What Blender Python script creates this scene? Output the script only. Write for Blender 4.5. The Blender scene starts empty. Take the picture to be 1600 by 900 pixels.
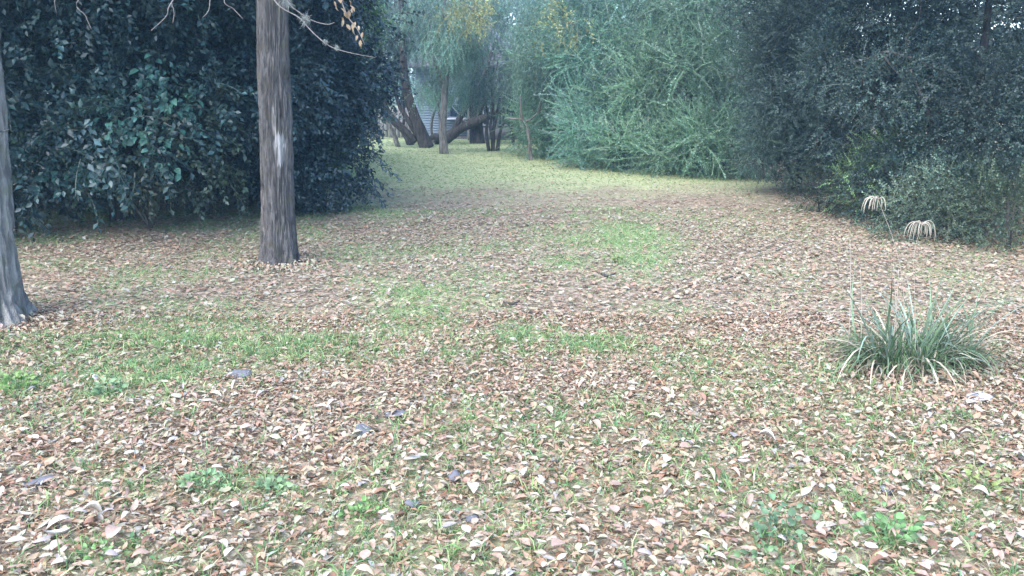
import bpy, math, random
import numpy as np
from mathutils import Vector, Matrix, Euler

# ------------------------------------------------------------------ camera, sky, sun, exposure
S = bpy.context.scene
COL = S.collection
rad = math.radians
FPX = 1331.0                      # focal length in photograph pixels (1600 wide)
PITCH = rad(12.7)
EYE = 1.6
cam_d = bpy.data.cameras.new('camera')
cam_d.sensor_width = 36.0
cam_d.lens = 36.0 * FPX / 1600.0
cam_d.clip_start = 0.05
cam_d.clip_end = 1500
cam = bpy.data.objects.new('camera', cam_d)
COL.objects.link(cam)
cam.location = (0, 0, EYE)
cam.rotation_euler = (math.pi / 2 - PITCH, 0, 0)
S.camera = cam

SUN_EL, SUN_AZ = rad(52), rad(215)
w = bpy.data.worlds.new('World')
S.world = w
w.use_nodes = True
nt = w.node_tree
nt.nodes.clear()
sky = nt.nodes.new('ShaderNodeTexSky')
sky.sky_type = 'NISHITA'
sky.sun_disc = False
sky.sun_elevation = SUN_EL
sky.sun_rotation = SUN_AZ
sky.air_density = 1.0
sky.dust_density = 1.2
sky.ozone_density = 2.0
bg = nt.nodes.new('ShaderNodeBackground')
bg.inputs['Strength'].default_value = 0.15
wo = nt.nodes.new('ShaderNodeOutputWorld')
nt.links.new(sky.outputs[0], bg.inputs['Color'])
nt.links.new(bg.outputs[0], wo.inputs['Surface'])

sd = bpy.data.lights.new('sun', 'SUN')
sd.energy = 1.35
sd.angle = rad(75)
sd.color = (1.0, 0.90, 0.80)
sun = bpy.data.objects.new('sun', sd)
COL.objects.link(sun)
# soft light comes from high up behind the camera's left shoulder
sdir = Vector((math.sin(SUN_AZ) * math.cos(SUN_EL), math.cos(SUN_AZ) * math.cos(SUN_EL), math.sin(SUN_EL)))
sun.rotation_euler = sdir.to_track_quat('Z', 'Y').to_euler()
sun.location = (0, 10, 30)

S.view_settings.view_transform = 'Standard'
S.view_settings.look = 'None'
S.view_settings.gamma = 1.0
S.view_settings.exposure = 2.5

# ------------------------------------------------------------------ maths helpers
RNG = np.random.default_rng(7)
random.seed(7)
cp, sp_ = math.cos(PITCH), math.sin(PITCH)

def ray(px, py):
    a = (px - 800.0) / FPX
    b = (450.0 - py) / FPX
    return np.array([a, cp + b * sp_, -sp_ + b * cp])

def G(px, py):
    d = ray(px, py)
    t = EYE / -d[2]
    return np.array([d[0] * t, d[1] * t, 0.0])

def P(px, py, Y):
    d = ray(px, py)
    t = Y / d[1]
    return np.array([d[0] * t, Y, EYE + d[2] * t])

_perm = np.random.default_rng(3).random((64, 64, 64)).astype(np.float32)

def vnoise(p, seed=0):
    """value noise 0..1, p (n,3)"""
    p = np.asarray(p, dtype=np.float64) + seed * 17.31
    i = np.floor(p).astype(int)
    f = p - i
    f = f * f * (3 - 2 * f)
    r = 0
    for dx in (0, 1):
        for dy in (0, 1):
            for dz in (0, 1):
                wgt = (f[:, 0] if dx else 1 - f[:, 0]) * (f[:, 1] if dy else 1 - f[:, 1]) * (f[:, 2] if dz else 1 - f[:, 2])
                r = r + wgt * _perm[(i[:, 0] + dx) % 64, (i[:, 1] + dy) % 64, (i[:, 2] + dz) % 64]
    return r

def fbm(p, seed=0, oct=3):
    r, a, t = 0, 1.0, 0
    p = np.asarray(p, dtype=np.float64)
    for k in range(oct):
        r = r + a * vnoise(p * (2 ** k), seed + k)
        t += a
        a *= 0.5
    return r / t

def xy3(x, y, s=1.0):
    return np.stack([x * s, y * s, np.zeros_like(x)], 1)

def norm(v):
    return v / np.maximum(np.linalg.norm(v, axis=-1, keepdims=True), 1e-9)

def ground_z(x, y):
    x = np.atleast_1d(np.asarray(x, float)); y = np.atleast_1d(np.asarray(y, float))
    return (fbm(xy3(x, y, 0.9), 5, 3) - 0.5) * 0.09

# ------------------------------------------------------------------ object helpers
def link_mesh(name, chunks, mat, parent=None, smooth=False):
    me = bpy.data.meshes.new(name)
    vs, lo, ls, lt, cs = [], [], [], [], []
    off = 0; loff = 0
    for V, Fs, C in chunks:
        vs.append(V)
        cs.append(np.broadcast_to(C, V.shape) if C is not None else np.full(V.shape, 0.5))
        for F in (Fs if isinstance(Fs, list) else [Fs]):
            if len(F) == 0: continue
            F = np.asarray(F)
            m, k = F.shape
            lo.append((F + off).ravel())
            ls.append(loff + np.arange(m) * k)
            lt.append(np.full(m, k))
            loff += m * k
        off += len(V)
    V = np.concatenate(vs).astype(np.float32)
    L = np.concatenate(lo).astype(np.int32)
    LS = np.concatenate(ls).astype(np.int32)
    me.vertices.add(len(V)); me.vertices.foreach_set('co', V.ravel())
    me.loops.add(len(L)); me.loops.foreach_set('vertex_index', L)
    me.polygons.add(len(LS)); me.polygons.foreach_set('loop_start', LS)
    try: me.polygons.foreach_set('loop_total', np.concatenate(lt).astype(np.int32))
    except Exception: pass
    if smooth: me.polygons.foreach_set('use_smooth', np.ones(len(LS), dtype=bool))
    at = me.attributes.new('col', 'FLOAT_COLOR', 'POINT')
    C4 = np.ones((len(V), 4), np.float32); C4[:, :3] = np.concatenate(cs)
    at.data.foreach_set('color', C4.ravel())
    me.update(calc_edges=True)
    me.materials.append(mat)
    o = bpy.data.objects.new(name, me)
    COL.objects.link(o)
    if parent is not None: o.parent = parent
    return o

def tag(o, label=None, cat=None, group=None, kind=None):
    if label: o['label'] = label
    if cat: o['category'] = cat
    if group: o['group'] = group
    if kind: o['kind'] = kind
    return o

def thing(name, loc, label, cat, group=None, rz=0.0):
    o = bpy.data.objects.new(name, None)
    o.empty_display_size = 0.2
    o.location = loc; o.rotation_euler = (0, 0, rz)
    COL.objects.link(o)
    return tag(o, label, cat, group)

def copy_of(src, parent=None, **kw):
    c = src.copy(); COL.objects.link(c)
    if parent is not None: c.parent = parent
    return c

def catmull(pts, n):
    P_ = np.asarray(pts, float)
    P_ = np.vstack([2 * P_[0] - P_[1], P_, 2 * P_[-1] - P_[-2]])
    out = []
    segs = len(P_) - 3
    for i in range(segs):
        p0, p1, p2, p3 = P_[i:i + 4]
        for t in np.linspace(0, 1, n, endpoint=False):
            out.append(0.5 * ((2 * p1) + (-p0 + p2) * t + (2 * p0 - 5 * p1 + 4 * p2 - p3) * t * t + (-p0 + 3 * p1 - 3 * p2 + p3) * t ** 3))
    out.append(P_[-2])
    return np.array(out)

def tube(pts, radii, seg=8, sub=4, rough=0.0, col=(.5, .5, .5), seed=0, rfreq=6.0, cap=True):
    """tapered tube along points: chunk"""
    c = catmull(np.column_stack([np.asarray(pts, float), np.asarray(radii, float)]), sub)
    C, R = c[:, :3], np.maximum(c[:, 3], 1e-4)
    T = norm(np.gradient(C, axis=0))
    ref = np.array([0, 0, 1.0]) if abs(T[:, 2]).mean() < 0.8 else np.array([0, 1.0, 0])
    A = norm(np.cross(T, ref)); B = np.cross(T, A)
    th = np.linspace(0, 2 * math.pi, seg, endpoint=False)
    dirs = A[:, None, :] * np.cos(th)[None, :, None] + B[:, None, :] * np.sin(th)[None, :, None]
    V = C[:, None, :] + dirs * R[:, None, None]
    if rough:
        q = V.reshape(-1, 3).copy()
        nz = (fbm(q * rfreq, seed, 3) - 0.5).reshape(V.shape[:2])
        V = V + dirs * (nz * rough)[..., None] * R[:, None, None]
    n = len(C)
    V = V.reshape(-1, 3)
    i = np.arange(n - 1)[:, None] * seg; j = np.arange(seg)[None, :]; k = (j + 1) % seg
    F = np.stack([i + j, i + k, i + seg + k, i + seg + j], -1).reshape(-1, 4)
    Fs = [F]
    if cap:
        V = np.vstack([V, C[-1] + T[-1] * R[-1] * 0.5, C[0]])
        a = (n - 1) * seg
        Fs.append(np.array([[a + x, a + (x + 1) % seg, n * seg] for x in range(seg)] + [[(x + 1) % seg, x, n * seg + 1] for x in range(seg)]))
    return (V, Fs, np.broadcast_to(np.array(col), V.shape))

def box(x0, x1, y0, y1, z0, z1, col=(.5, .5, .5)):
    V = np.array([[x, y, z] for z in (z0, z1) for y in (y0, y1) for x in (x0, x1)], float)
    F = np.array([[0, 2, 3, 1], [4, 5, 7, 6], [0, 1, 5, 4], [2, 6, 7, 3], [0, 4, 6, 2], [1, 3, 7, 5]])
    return (V, F, np.broadcast_to(np.array(col), V.shape))

# ------------------------------------------------------------------ materials
def new_mat(name):
    m = bpy.data.materials.new(name); m.use_nodes = True
    n = m.node_tree.nodes; n.clear()
    out = n.new('ShaderNodeOutputMaterial')
    return m, n, m.node_tree.links, out

def leaf_mat(name, rough=0.55, trans=0.3, source='attr', spec=0.3, tint=(1, 1, 1), nscale=60):
    m, n, l, out = new_mat(name)
    if source == 'attr':
        a = n.new('ShaderNodeAttribute'); a.attribute_name = 'col'; c = a.outputs['Color']
    else:
        a = n.new('ShaderNodeObjectInfo'); c = a.outputs['Color']
    geo = n.new('ShaderNodeNewGeometry')
    no = n.new('ShaderNodeTexNoise'); no.inputs['Scale'].default_value = nscale; no.inputs['Detail'].default_value = 3
    l.new(geo.outputs['Position'], no.inputs['Vector'])
    mr = n.new('ShaderNodeMapRange'); mr.inputs['To Min'].default_value = 0.65; mr.inputs['To Max'].default_value = 1.35
    l.new(no.outputs['Fac'], mr.inputs['Value'])
    mx = n.new('ShaderNodeVectorMath'); mx.operation = 'MULTIPLY'
    l.new(c, mx.inputs[0]); l.new(mr.outputs[0], mx.inputs[1])
    mt = n.new('ShaderNodeVectorMath'); mt.operation = 'MULTIPLY'
    l.new(mx.outputs[0], mt.inputs[0]); mt.inputs[1].default_value = tint
    p = n.new('ShaderNodeBsdfPrincipled')
    l.new(mt.outputs[0], p.inputs['Base Color']); p.inputs['Roughness'].default_value = rough
    p.inputs['Specular IOR Level'].default_value = spec
    t = n.new('ShaderNodeBsdfTranslucent'); l.new(mt.outputs[0], t.inputs['Color'])
    s = n.new('ShaderNodeMixShader'); s.inputs[0].default_value = trans
    l.new(p.outputs[0], s.inputs[1]); l.new(t.outputs[0], s.inputs[2]); l.new(s.outputs[0], out.inputs[0])
    return m

def bark_mat(name, c1, c2, scale=14, bump=0.6, moss=None, patch=None):
    m, n, l, out = new_mat(name)
    tc = n.new('ShaderNodeTexCoord')
    mp = n.new('ShaderNodeMapping'); mp.inputs['Scale'].default_value = (1, 1, 0.30)
    l.new(tc.outputs['Object'], mp.inputs[0])
    no = n.new('ShaderNodeTexNoise'); no.inputs['Scale'].default_value = scale; no.inputs['Detail'].default_value = 8; no.inputs['Roughness'].default_value = 0.7
    l.new(mp.outputs[0], no.inputs['Vector'])
    cr = n.new('ShaderNodeValToRGB')
    cr.color_ramp.elements[0].position = 0.36; cr.color_ramp.elements[0].color = (*c1, 1)
    cr.color_ramp.elements[1].position = 0.66; cr.color_ramp.elements[1].color = (*c2, 1)
    l.new(no.outputs['Fac'], cr.inputs[0])
    colr = cr.outputs[0]
    if moss:
        n2 = n.new('ShaderNodeTexNoise'); n2.inputs['Scale'].default_value = 9; n2.inputs['Detail'].default_value = 6
        l.new(tc.outputs['Object'], n2.inputs['Vector'])
        r2 = n.new('ShaderNodeValToRGB'); r2.color_ramp.elements[0].position = 0.56; r2.color_ramp.elements[1].position = 0.66
        l.new(n2.outputs['Fac'], r2.inputs[0])
        mm = n.new('ShaderNodeMixRGB'); l.new(r2.outputs[0], mm.inputs[0]); l.new(colr, mm.inputs[1]); mm.inputs[2].default_value = (*moss, 1)
        colr = mm.outputs[0]
    if patch:   # list of (centre, half sizes, colour): scars where the bark has come off
        for ci, (pc, ps, pcol) in enumerate(patch):
            sub = n.new('ShaderNodeVectorMath'); sub.operation = 'SUBTRACT'; l.new(tc.outputs['Object'], sub.inputs[0]); sub.inputs[1].default_value = pc
            dv = n.new('ShaderNodeVectorMath'); dv.operation = 'DIVIDE'; l.new(sub.outputs[0], dv.inputs[0]); dv.inputs[1].default_value = ps
            ln = n.new('ShaderNodeVectorMath'); ln.operation = 'LENGTH'; l.new(dv.outputs[0], ln.inputs[0])
            mp2 = n.new('ShaderNodeMapping'); mp2.inputs['Scale'].default_value = (1, 1, 0.13); l.new(tc.outputs['Object'], mp2.inputs[0])
            n3 = n.new('ShaderNodeTexNoise'); n3.inputs['Scale'].default_value = 42; n3.inputs['Detail'].default_value = 4; l.new(mp2.outputs[0], n3.inputs['Vector'])
            ma = n.new('ShaderNodeMath'); ma.operation = 'MULTIPLY_ADD'; l.new(n3.outputs['Fac'], ma.inputs[0]); ma.inputs[1].default_value = 1.7; l.new(ln.outputs['Value'], ma.inputs[2])
            r3 = n.new('ShaderNodeValToRGB'); r3.color_ramp.elements[0].position = 0.74; r3.color_ramp.elements[0].color = (1, 1, 1, 1)
            r3.color_ramp.elements[1].position = 0.84; r3.color_ramp.elements[1].color = (0, 0, 0, 1)
            hf = n.new('ShaderNodeMath'); hf.operation = 'MULTIPLY'; l.new(ma.outputs[0], hf.inputs[0]); hf.inputs[1].default_value = 0.4
            l.new(hf.outputs[0], r3.inputs[0])
            mm = n.new('ShaderNodeMixRGB'); l.new(r3.outputs[0], mm.inputs[0]); l.new(colr, mm.inputs[1]); mm.inputs[2].default_value = (*pcol, 1)
            colr = mm.outputs[0]
    p = n.new('ShaderNodeBsdfPrincipled'); p.inputs['Roughness'].default_value = 0.9; p.inputs['Specular IOR Level'].default_value = 0.2
    l.new(colr, p.inputs['Base Color'])
    b = n.new('ShaderNodeBump'); b.inputs['Strength'].default_value = bump; b.inputs['Distance'].default_value = 0.04
    l.new(no.outputs['Fac'], b.inputs['Height']); l.new(b.outputs[0], p.inputs['Normal'])
    l.new(p.outputs[0], out.inputs[0])
    return m

def plain_mat(name, c, rough=0.8, var=0.2, scale=8, metallic=0.0, stretch=(1, 1, 1), bump=0.0):
    m, n, l, out = new_mat(name)
    tc = n.new('ShaderNodeTexCoord')
    mp = n.new('ShaderNodeMapping'); mp.inputs['Scale'].default_value = stretch; l.new(tc.outputs['Object'], mp.inputs[0])
    no = n.new('ShaderNodeTexNoise'); no.inputs['Scale'].default_value = scale; no.inputs['Detail'].default_value = 6
    l.new(mp.outputs[0], no.inputs['Vector'])
    cr = n.new('ShaderNodeValToRGB')
    cr.color_ramp.elements[0].position = 0.3; cr.color_ramp.elements[0].color = (*[x * (1 - var) for x in c], 1)
    cr.color_ramp.elements[1].position = 0.7; cr.color_ramp.elements[1].color = (*[min(1, x * (1 + var)) for x in c], 1)
    l.new(no.outputs['Fac'], cr.inputs[0])
    p = n.new('ShaderNodeBsdfPrincipled'); p.inputs['Roughness'].default_value = rough; p.inputs['Metallic'].default_value = metallic
    l.new(cr.outputs[0], p.inputs['Base Color'])
    if bump:
        b = n.new('ShaderNodeBump'); b.inputs['Strength'].default_value = bump; b.inputs['Distance'].default_value = 0.01
        l.new(no.outputs['Fac'], b.inputs['Height']); l.new(b.outputs[0], p.inputs['Normal'])
    l.new(p.outputs[0], out.inputs[0])
    return m

def ground_material():
    m, n, l, out = new_mat('leafy_ground')
    a = n.new('ShaderNodeAttribute'); a.attribute_name = 'col'
    sep = n.new('ShaderNodeSeparateColor'); l.new(a.outputs['Color'], sep.inputs[0])   # R greenness, G litter
    geo = n.new('ShaderNodeNewGeometry')
    vo = n.new('ShaderNodeTexVoronoi'); vo.inputs['Scale'].default_value = 26
    l.new(geo.outputs['Position'], vo.inputs['Vector'])
    sv = n.new('ShaderNodeSeparateColor'); l.new(vo.outputs['Color'], sv.inputs[0])
    cr = n.new('ShaderNodeValToRGB'); e = cr.color_ramp.elements
    e[0].position = 0.0; e[0].color = (0.13, 0.095, 0.075, 1)
    e[1].position = 1.0; e[1].color = (0.42, 0.34, 0.28, 1)
    for pos, c in ((0.35, (0.25, 0.18, 0.14)), (0.6, (0.29, 0.21, 0.17)), (0.8, (0.33, 0.27, 0.23))):
        x = e.new(pos); x.color = (*c, 1)
    l.new(sv.outputs[0], cr.inputs[0])
    no = n.new('ShaderNodeTexNoise'); no.inputs['Scale'].default_value = 45; no.inputs['Detail'].default_value = 6
    l.new(geo.outputs['Position'], no.inputs['Vector'])
    soil = n.new('ShaderNodeMixRGB'); soil.blend_type = 'MULTIPLY'; soil.inputs[0].default_value = 0.5
    l.new(cr.outputs[0], soil.inputs[1]); l.new(no.outputs['Fac'], soil.inputs[2])
    gr = n.new('ShaderNodeValToRGB')
    gr.color_ramp.elements[0].position = 0.3; gr.color_ramp.elements[0].color = (0.17, 0.20, 0.095, 1)
    gr.color_ramp.elements[1].position = 0.7; gr.color_ramp.elements[1].color = (0.43, 0.46, 0.28, 1)
    n4 = n.new('ShaderNodeTexNoise'); n4.inputs['Scale'].default_value = 9; n4.inputs['Detail'].default_value = 9; n4.inputs['Roughness'].default_value = 0.75
    l.new(geo.outputs['Position'], n4.inputs['Vector']); l.new(n4.outputs['Fac'], gr.inputs[0])
    mx = n.new('ShaderNodeMixRGB'); l.new(sep.outputs[0], mx.inputs[0]); l.new(soil.outputs[0], mx.inputs[1]); l.new(gr.outputs[0], mx.inputs[2])
    p = n.new('ShaderNodeBsdfPrincipled'); p.inputs['Roughness'].default_value = 0.95; p.inputs['Specular IOR Level'].default_value = 0.1
    l.new(mx.outputs[0], p.inputs['Base Color'])
    b = n.new('ShaderNodeBump'); b.inputs['Strength'].default_value = 0.8; b.inputs['Distance'].default_value = 0.02
    l.new(no.outputs['Fac'], b.inputs['Height']); l.new(b.outputs[0], p.inputs['Normal'])
    l.new(p.outputs[0], out.inputs[0])
    return m

M_GROUND = ground_material()
M_LEAF = leaf_mat('green_leaves', 0.5, 0.33, spec=0.4)
M_DARKLEAF = leaf_mat('evergreen_leaves', 0.42, 0.12, spec=0.5)
M_LITTER = leaf_mat('dry_leaves', 0.75, 0.1, spec=0.2, nscale=90)
M_LITTER_OBJ = leaf_mat('dry_leaves_single', 0.7, 0.08, 'obj', spec=0.25, nscale=90)
M_OBJLEAF = leaf_mat('single_leaves', 0.45, 0.2, 'obj', spec=0.4)
M_GRASS = leaf_mat('grass_blades', 0.6, 0.3, spec=0.25, nscale=20)
M_BARK = bark_mat('grey_bark', (.07, .066, .06), (.25, .24, .22), 16, 0.7)
M_DBARK = bark_mat('dark_bark', (.022, .020, .018), (.085, .080, .074), 14, 0.5)
M_TWIG = plain_mat('pale_twig', (0.20, 0.18, 0.165), 0.85, 0.3, 30)
M_LICHEN = plain_mat('lichen', (.24, .26, .24), 0.95, 0.2, 40)

# ------------------------------------------------------------------ where it is green, where leaves lie
GREEN_SPOTS = [  # photograph pixel, half width, half height, strength
    (310, 515, 160, 34, 1.0), (450, 540, 120, 30, .95), (230, 582, 140, 28, 1.0), (25, 605, 60, 34, 1.0), (170, 622, 60, 16, .7),
    (650, 500, 100, 30, .95), (640, 462, 80, 18, .75), (820, 520, 70, 26, .9), (930, 540, 70, 20, .95), (560, 560, 90, 20, .5),
    (905, 375, 70, 18, .6), (985, 370, 75, 26, .95), (1000, 405, 55, 18, .8), (880, 410, 50, 14, .7), (530, 300, 60, 12, .9),
    (560, 320, 70, 12, .7), (140, 545, 60, 16, .6), (360, 760, 90, 26, .75), (440, 775, 60, 18, .5), (560, 800, 40, 18, .7), (700, 560, 70, 18, .5),
    (420, 800, 120, 20, .35), (1215, 850, 40, 35, .6), (1385, 845, 50, 28, .7), (1530, 775, 45, 28, .65), (1330, 790, 50, 22, .45),
    (1300, 615, 30, 28, .5), (1495, 660, 40, 18, .45), (150, 880, 100, 25, .65), (740, 870, 60, 30, .4), (250, 880, 90, 20, .5), (1080, 690, 35, 22, .5),
    (590, 440, 90, 18, .4), (1480, 430, 80, 20, .35), (740, 690, 40, 14, .35), (70, 660, 120, 30, .35), (1160, 560, 40, 12, .3), (640, 720, 90, 30, .35),
    (870, 760, 40, 26, .3), (1000, 480, 60, 12, .25), (1090, 430, 70, 14, .3)]

def green_at(x, y):
    x = np.asarray(x, float); y = np.asarray(y, float)
    g = np.zeros_like(x)
    for px, py, rx, ry, s in GREEN_SPOTS:
        c = G(px, py); a = G(px + rx, py); u = G(px, py - ry); v = G(px, py + ry)
        sx = abs(a[0] - c[0]); sy = (u[1] - v[1]) / 2
        g = np.maximum(g, 1.2 * s * np.exp(-((x - c[0]) / sx) ** 2 - ((y - c[1]) / sy) ** 2))
    n1 = fbm(xy3(x, y, 1.4), 11, 3)
    n2 = fbm(xy3(x, y, 5.0), 21, 3)
    lawn = np.clip((y - 11.6 + (n1 - 0.5) * 6 - np.abs(x + 1) * 0.12) / 5, 0, 1) * np.clip((7.5 - np.abs(x + 1.5)) / 1.5 + (n1 - .5) * 2, 0, 1)
    base = np.clip((n1 - 0.42) * 1.9, 0, 0.4) * (y < 14) * np.clip(1.1 - np.maximum(x - .2, 0) * .3, .35, 1)
    return np.clip(np.maximum(np.maximum(g * (0.75 + 0.75 * n2), lawn), base + 0.14), 0, 1)

def litter_at(x, y):
    n = fbm(xy3(x, y, 0.8), 31, 3)
    f = np.clip((16.2 - y + (n - 0.5) * 6) / 6, 0.04, 1)
    return f

# ------------------------------------------------------------------ ground
def axis(lo, hi, f0, f1, fine, grow=1.18):
    a = list(np.arange(f0, f1 + 1e-6, fine))
    s = fine
    while a[-1] < hi: s *= grow; a.append(a[-1] + s)
    s = fine
    while a[0] > lo: s *= grow; a.insert(0, a[0] - s)
    return np.array(a)
gx = axis(-400, 400, -11, 11, 0.14); gy = axis(-300, 500, 1.5, 20, 0.14)
X, Y = np.meshgrid(gx, gy)
xf, yf = X.ravel(), Y.ravel()
near = (np.abs(xf) < 25) & (yf < 60) & (yf > -20)
zf = np.where(near, ground_z(xf, yf), 0) - 0.01
gg = np.zeros_like(xf); gg[near] = green_at(xf[near], yf[near]); gg[~near] = 0.8
V = np.column_stack([xf, yf, zf])
nx, ny = len(gx), len(gy)
i = np.arange(ny - 1)[:, None] * nx; j = np.arange(nx - 1)[None, :]
F = np.stack([i + j, i + j + 1, i + nx + j + 1, i + nx + j], -1).reshape(-1, 4)
gnd = link_mesh('ground', [(V, F, np.column_stack([gg, gg * 0, gg * 0]))], M_GROUND, smooth=True)
tag(gnd, kind='structure')

# ------------------------------------------------------------------ leaf geometry
def leaf_hi(L=1.0, W=0.5, bend=0.25, fold=0.12, tipcurl=0.0, st=5):
    """leaf with midrib, base at origin along +x"""
    xs = np.linspace(0, 1, st + 2)
    V = [[0, 0, 0]]
    for t in xs[1:-1]:
        wd = W * 0.5 * (math.sin(math.pi * t ** 0.85)) ** 0.8
        z = bend * (t * (1 - t)) * 4 * 0.35 + tipcurl * t * t
        V += [[t * L, wd, z * L + fold * wd / W], [t * L, 0, z * L - fold * 0.1], [t * L, -wd, z * L + fold * wd / W]]
    V.append([L, 0, tipcurl * L])
    V = np.array(V); n = len(V)
    T = [[0, 2, 1], [0, 3, 2], [n - 1, n - 4, n - 3], [n - 1, n - 3, n - 2]]
    Q = []
    for s in range(st - 1):
        a = 1 + s * 3
        Q += [[a, a + 1, a + 4, a + 3], [a + 1, a + 2, a + 5, a + 4]]
    return V, [np.array(T), np.array(Q)]

def inst(tv, tf, frames, pos, scale, col, tcol=None, warp=None):
    """copies of a template joined into one chunk; frames (n,3,3) with rows = local axes in world"""
    n, t = len(pos), len(tv)
    loc = tv[None, :, :] * scale[:, None, None] if scale.ndim == 1 else tv[None, :, :] * scale[:, None, :]
    V = np.einsum('nti,nij->ntj', loc, frames) + pos[:, None, :]
    C = np.broadcast_to(col[:, None, :], V.shape)
    if tcol is not None: C = C * tcol[None]
    offs = (np.arange(n) * t)[:, None, None]
    Fs = [(f[None] + offs).reshape(-1, f.shape[1]) for f in (tf if isinstance(tf, list) else [tf])]
    return (V.reshape(-1, 3), Fs, C.reshape(-1, 3))

def frames_from(X_, up):
    X_ = norm(X_)
    Y_ = norm(np.cross(up, X_))
    Z_ = np.cross(X_, Y_)
    return np.stack([X_, Y_, Z_], 1)

LIT_COLS = np.array([[.50, .38, .30], [.43, .30, .22], [.55, .46, .37], [.33, .21, .15], [.46, .40, .35], [.48, .46, .31], [.60, .53, .44], [.42, .31, .24], [.50, .37, .31], [.24, .16, .12]])
LIT_W = np.array([.2, .14, .16, .1, .13, .06, .06, .08, .05, .02])

def litter_cols(rng, n):
    c = LIT_COLS[rng.choice(len(LIT_COLS), n, p=LIT_W / LIT_W.sum())]
    return np.clip((c * .70 + .3 * np.array([.36, .27, .205])) * np.array([.80, .76, .72]) * rng.uniform(0.72, 1.2, (n, 1)) ** 1.0 * rng.uniform(0.93, 1.07, (n, 3)), 0.02, 0.32)

def scatter(rng, n, y0, y1, dens, side=1.18):
    """points in the part of the clearing in front of the camera, kept by density"""
    y = np.sqrt(rng.uniform(y0 * y0, y1 * y1, n))
    x = rng.uniform(-1, 1, n) * (y * 0.62 * side + 0.5)
    k = rng.random(n) < dens(x, y)
    return x[k], y[k]

def litter_chunk(rng, n, y0, y1, tv, tf, size, wcover, lift=0.014, flat=0.2):
    x, y = scatter(rng, n, y0, y1, lambda x, y: litter_at(x, y) * (1 - wcover * green_at(x, y)))
    m = len(x)
    yaw = rng.uniform(0, 2 * math.pi, m)
    tilt = rng.normal(0, flat, m)
    Xd = np.column_stack([np.cos(yaw) * np.cos(tilt), np.sin(yaw) * np.cos(tilt), np.sin(tilt)])
    up = norm(np.column_stack([rng.normal(0, flat, m), rng.normal(0, flat, m), np.where(rng.random(m) < .75, 1., -1.)]))
    s = size * np.exp(np.clip(rng.normal(0, 0.38, m), -1, .62))
    sc = np.column_stack([s, s * rng.uniform(0.6, 1.25, m), s * rng.uniform(0.4, 1.6, m)])
    z = ground_z(x, y) + np.abs(rng.normal(0, lift, m)) + 0.004
    return inst(tv, tf, frames_from(Xd, up), np.column_stack([x, y, z]), sc, litter_cols(rng, m))

DIAV = np.array([[0, 0, 0], [.45, .27, .10], [1, 0, .05], [.5, -.27, .10]]); DIAF = np.array([[0, 1, 2, 3]])
DIAF2 = np.array([[0, 2, 1], [0, 3, 2]])
r = np.random.default_rng(101)
chunks = []
for b, f, c in ((0.35, .2, .0), (-.3, .2, .08), (0.5, -.2, -.06), (.15, .35, .15)):
    tv, tf = leaf_hi(1, 0.52, b, f, c, 2)
    chunks.append(litter_chunk(r, 15500, 2.0, 6.2, tv, tf, 0.033, 0.86))
chunks.append(litter_chunk(r, 85000, 6.0, 11.0, DIAV, DIAF2, 0.040, 0.84, .012, .17))
chunks.append(litter_chunk(r, 130000, 10.8, 22.0, DIAV, DIAF2, 0.048, 0.6, 0.010, .16))
# crumbs of broken leaf between the whole ones, nearest the viewer
tv, tf = leaf_hi(1, 0.8, .5, .4, .1, 1)
chunks.append(litter_chunk(r, 75000, 2.0, 6.2, DIAV, DIAF2, 0.02, 0.6, 0.014, .5))
for (px_, py_, r0_, n_) in ((437, 412, .24, 420), (-22, 508, .36, 420), (1425, 578, .30, 300)):   # leaves piled round the trunks and the grass clump
    g_ = G(px_, py_); a_ = r.uniform(0, 6.28, n_); d_ = np.abs(r.normal(0, .16, n_))
    x_ = g_[0] + np.cos(a_) * (r0_ + d_); y_ = g_[1] + np.sin(a_) * (r0_ + d_)
    tl_ = r.normal(0, .35, n_)
    fr_ = frames_from(np.column_stack([-np.cos(a_ + r.normal(0, 1, n_)) * np.cos(tl_), -np.sin(a_) * np.cos(tl_), np.sin(tl_) + .2]), norm(np.column_stack([r.normal(0, .35, (n_, 2)), np.ones(n_)])))
    tv, tf = leaf_hi(1, .5, .4, .3, .1, 2)
    chunks.append(inst(tv, tf, fr_, np.column_stack([x_, y_, ground_z(x_, y_) + .012 + .05 * np.exp(-d_ / .08) * r.random(n_)]), .04 * np.exp(np.clip(r.normal(0, .3, n_), -1, .5)), litter_cols(r, n_)))
v_sl = DIAV * [1, .28, 1]
ch_ = litter_chunk(r, 45000, 2.0, 6.2, v_sl, DIAF2, 0.034, 0.4, .016, .3)
chunks.append((ch_[0], ch_[1], ch_[2] * [.80, .62, .52]))
tag(link_mesh('leaf_litter', chunks, M_LITTER), 'thick bed of dry tan and brown fallen leaves over the whole clearing', 'leaf litter', kind='stuff')

# under the hedges: leaves too, past the clearing
def litter_strip(rng, n, pts, width):
    pts = np.array(pts); k = rng.integers(0, len(pts) - 1, n); t = rng.random(n)
    q = pts[k] * (1 - t[:, None]) + pts[k + 1] * t[:, None]
    return q[:, 0] + rng.normal(0, width, n), q[:, 1] + rng.normal(0, width, n)

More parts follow.
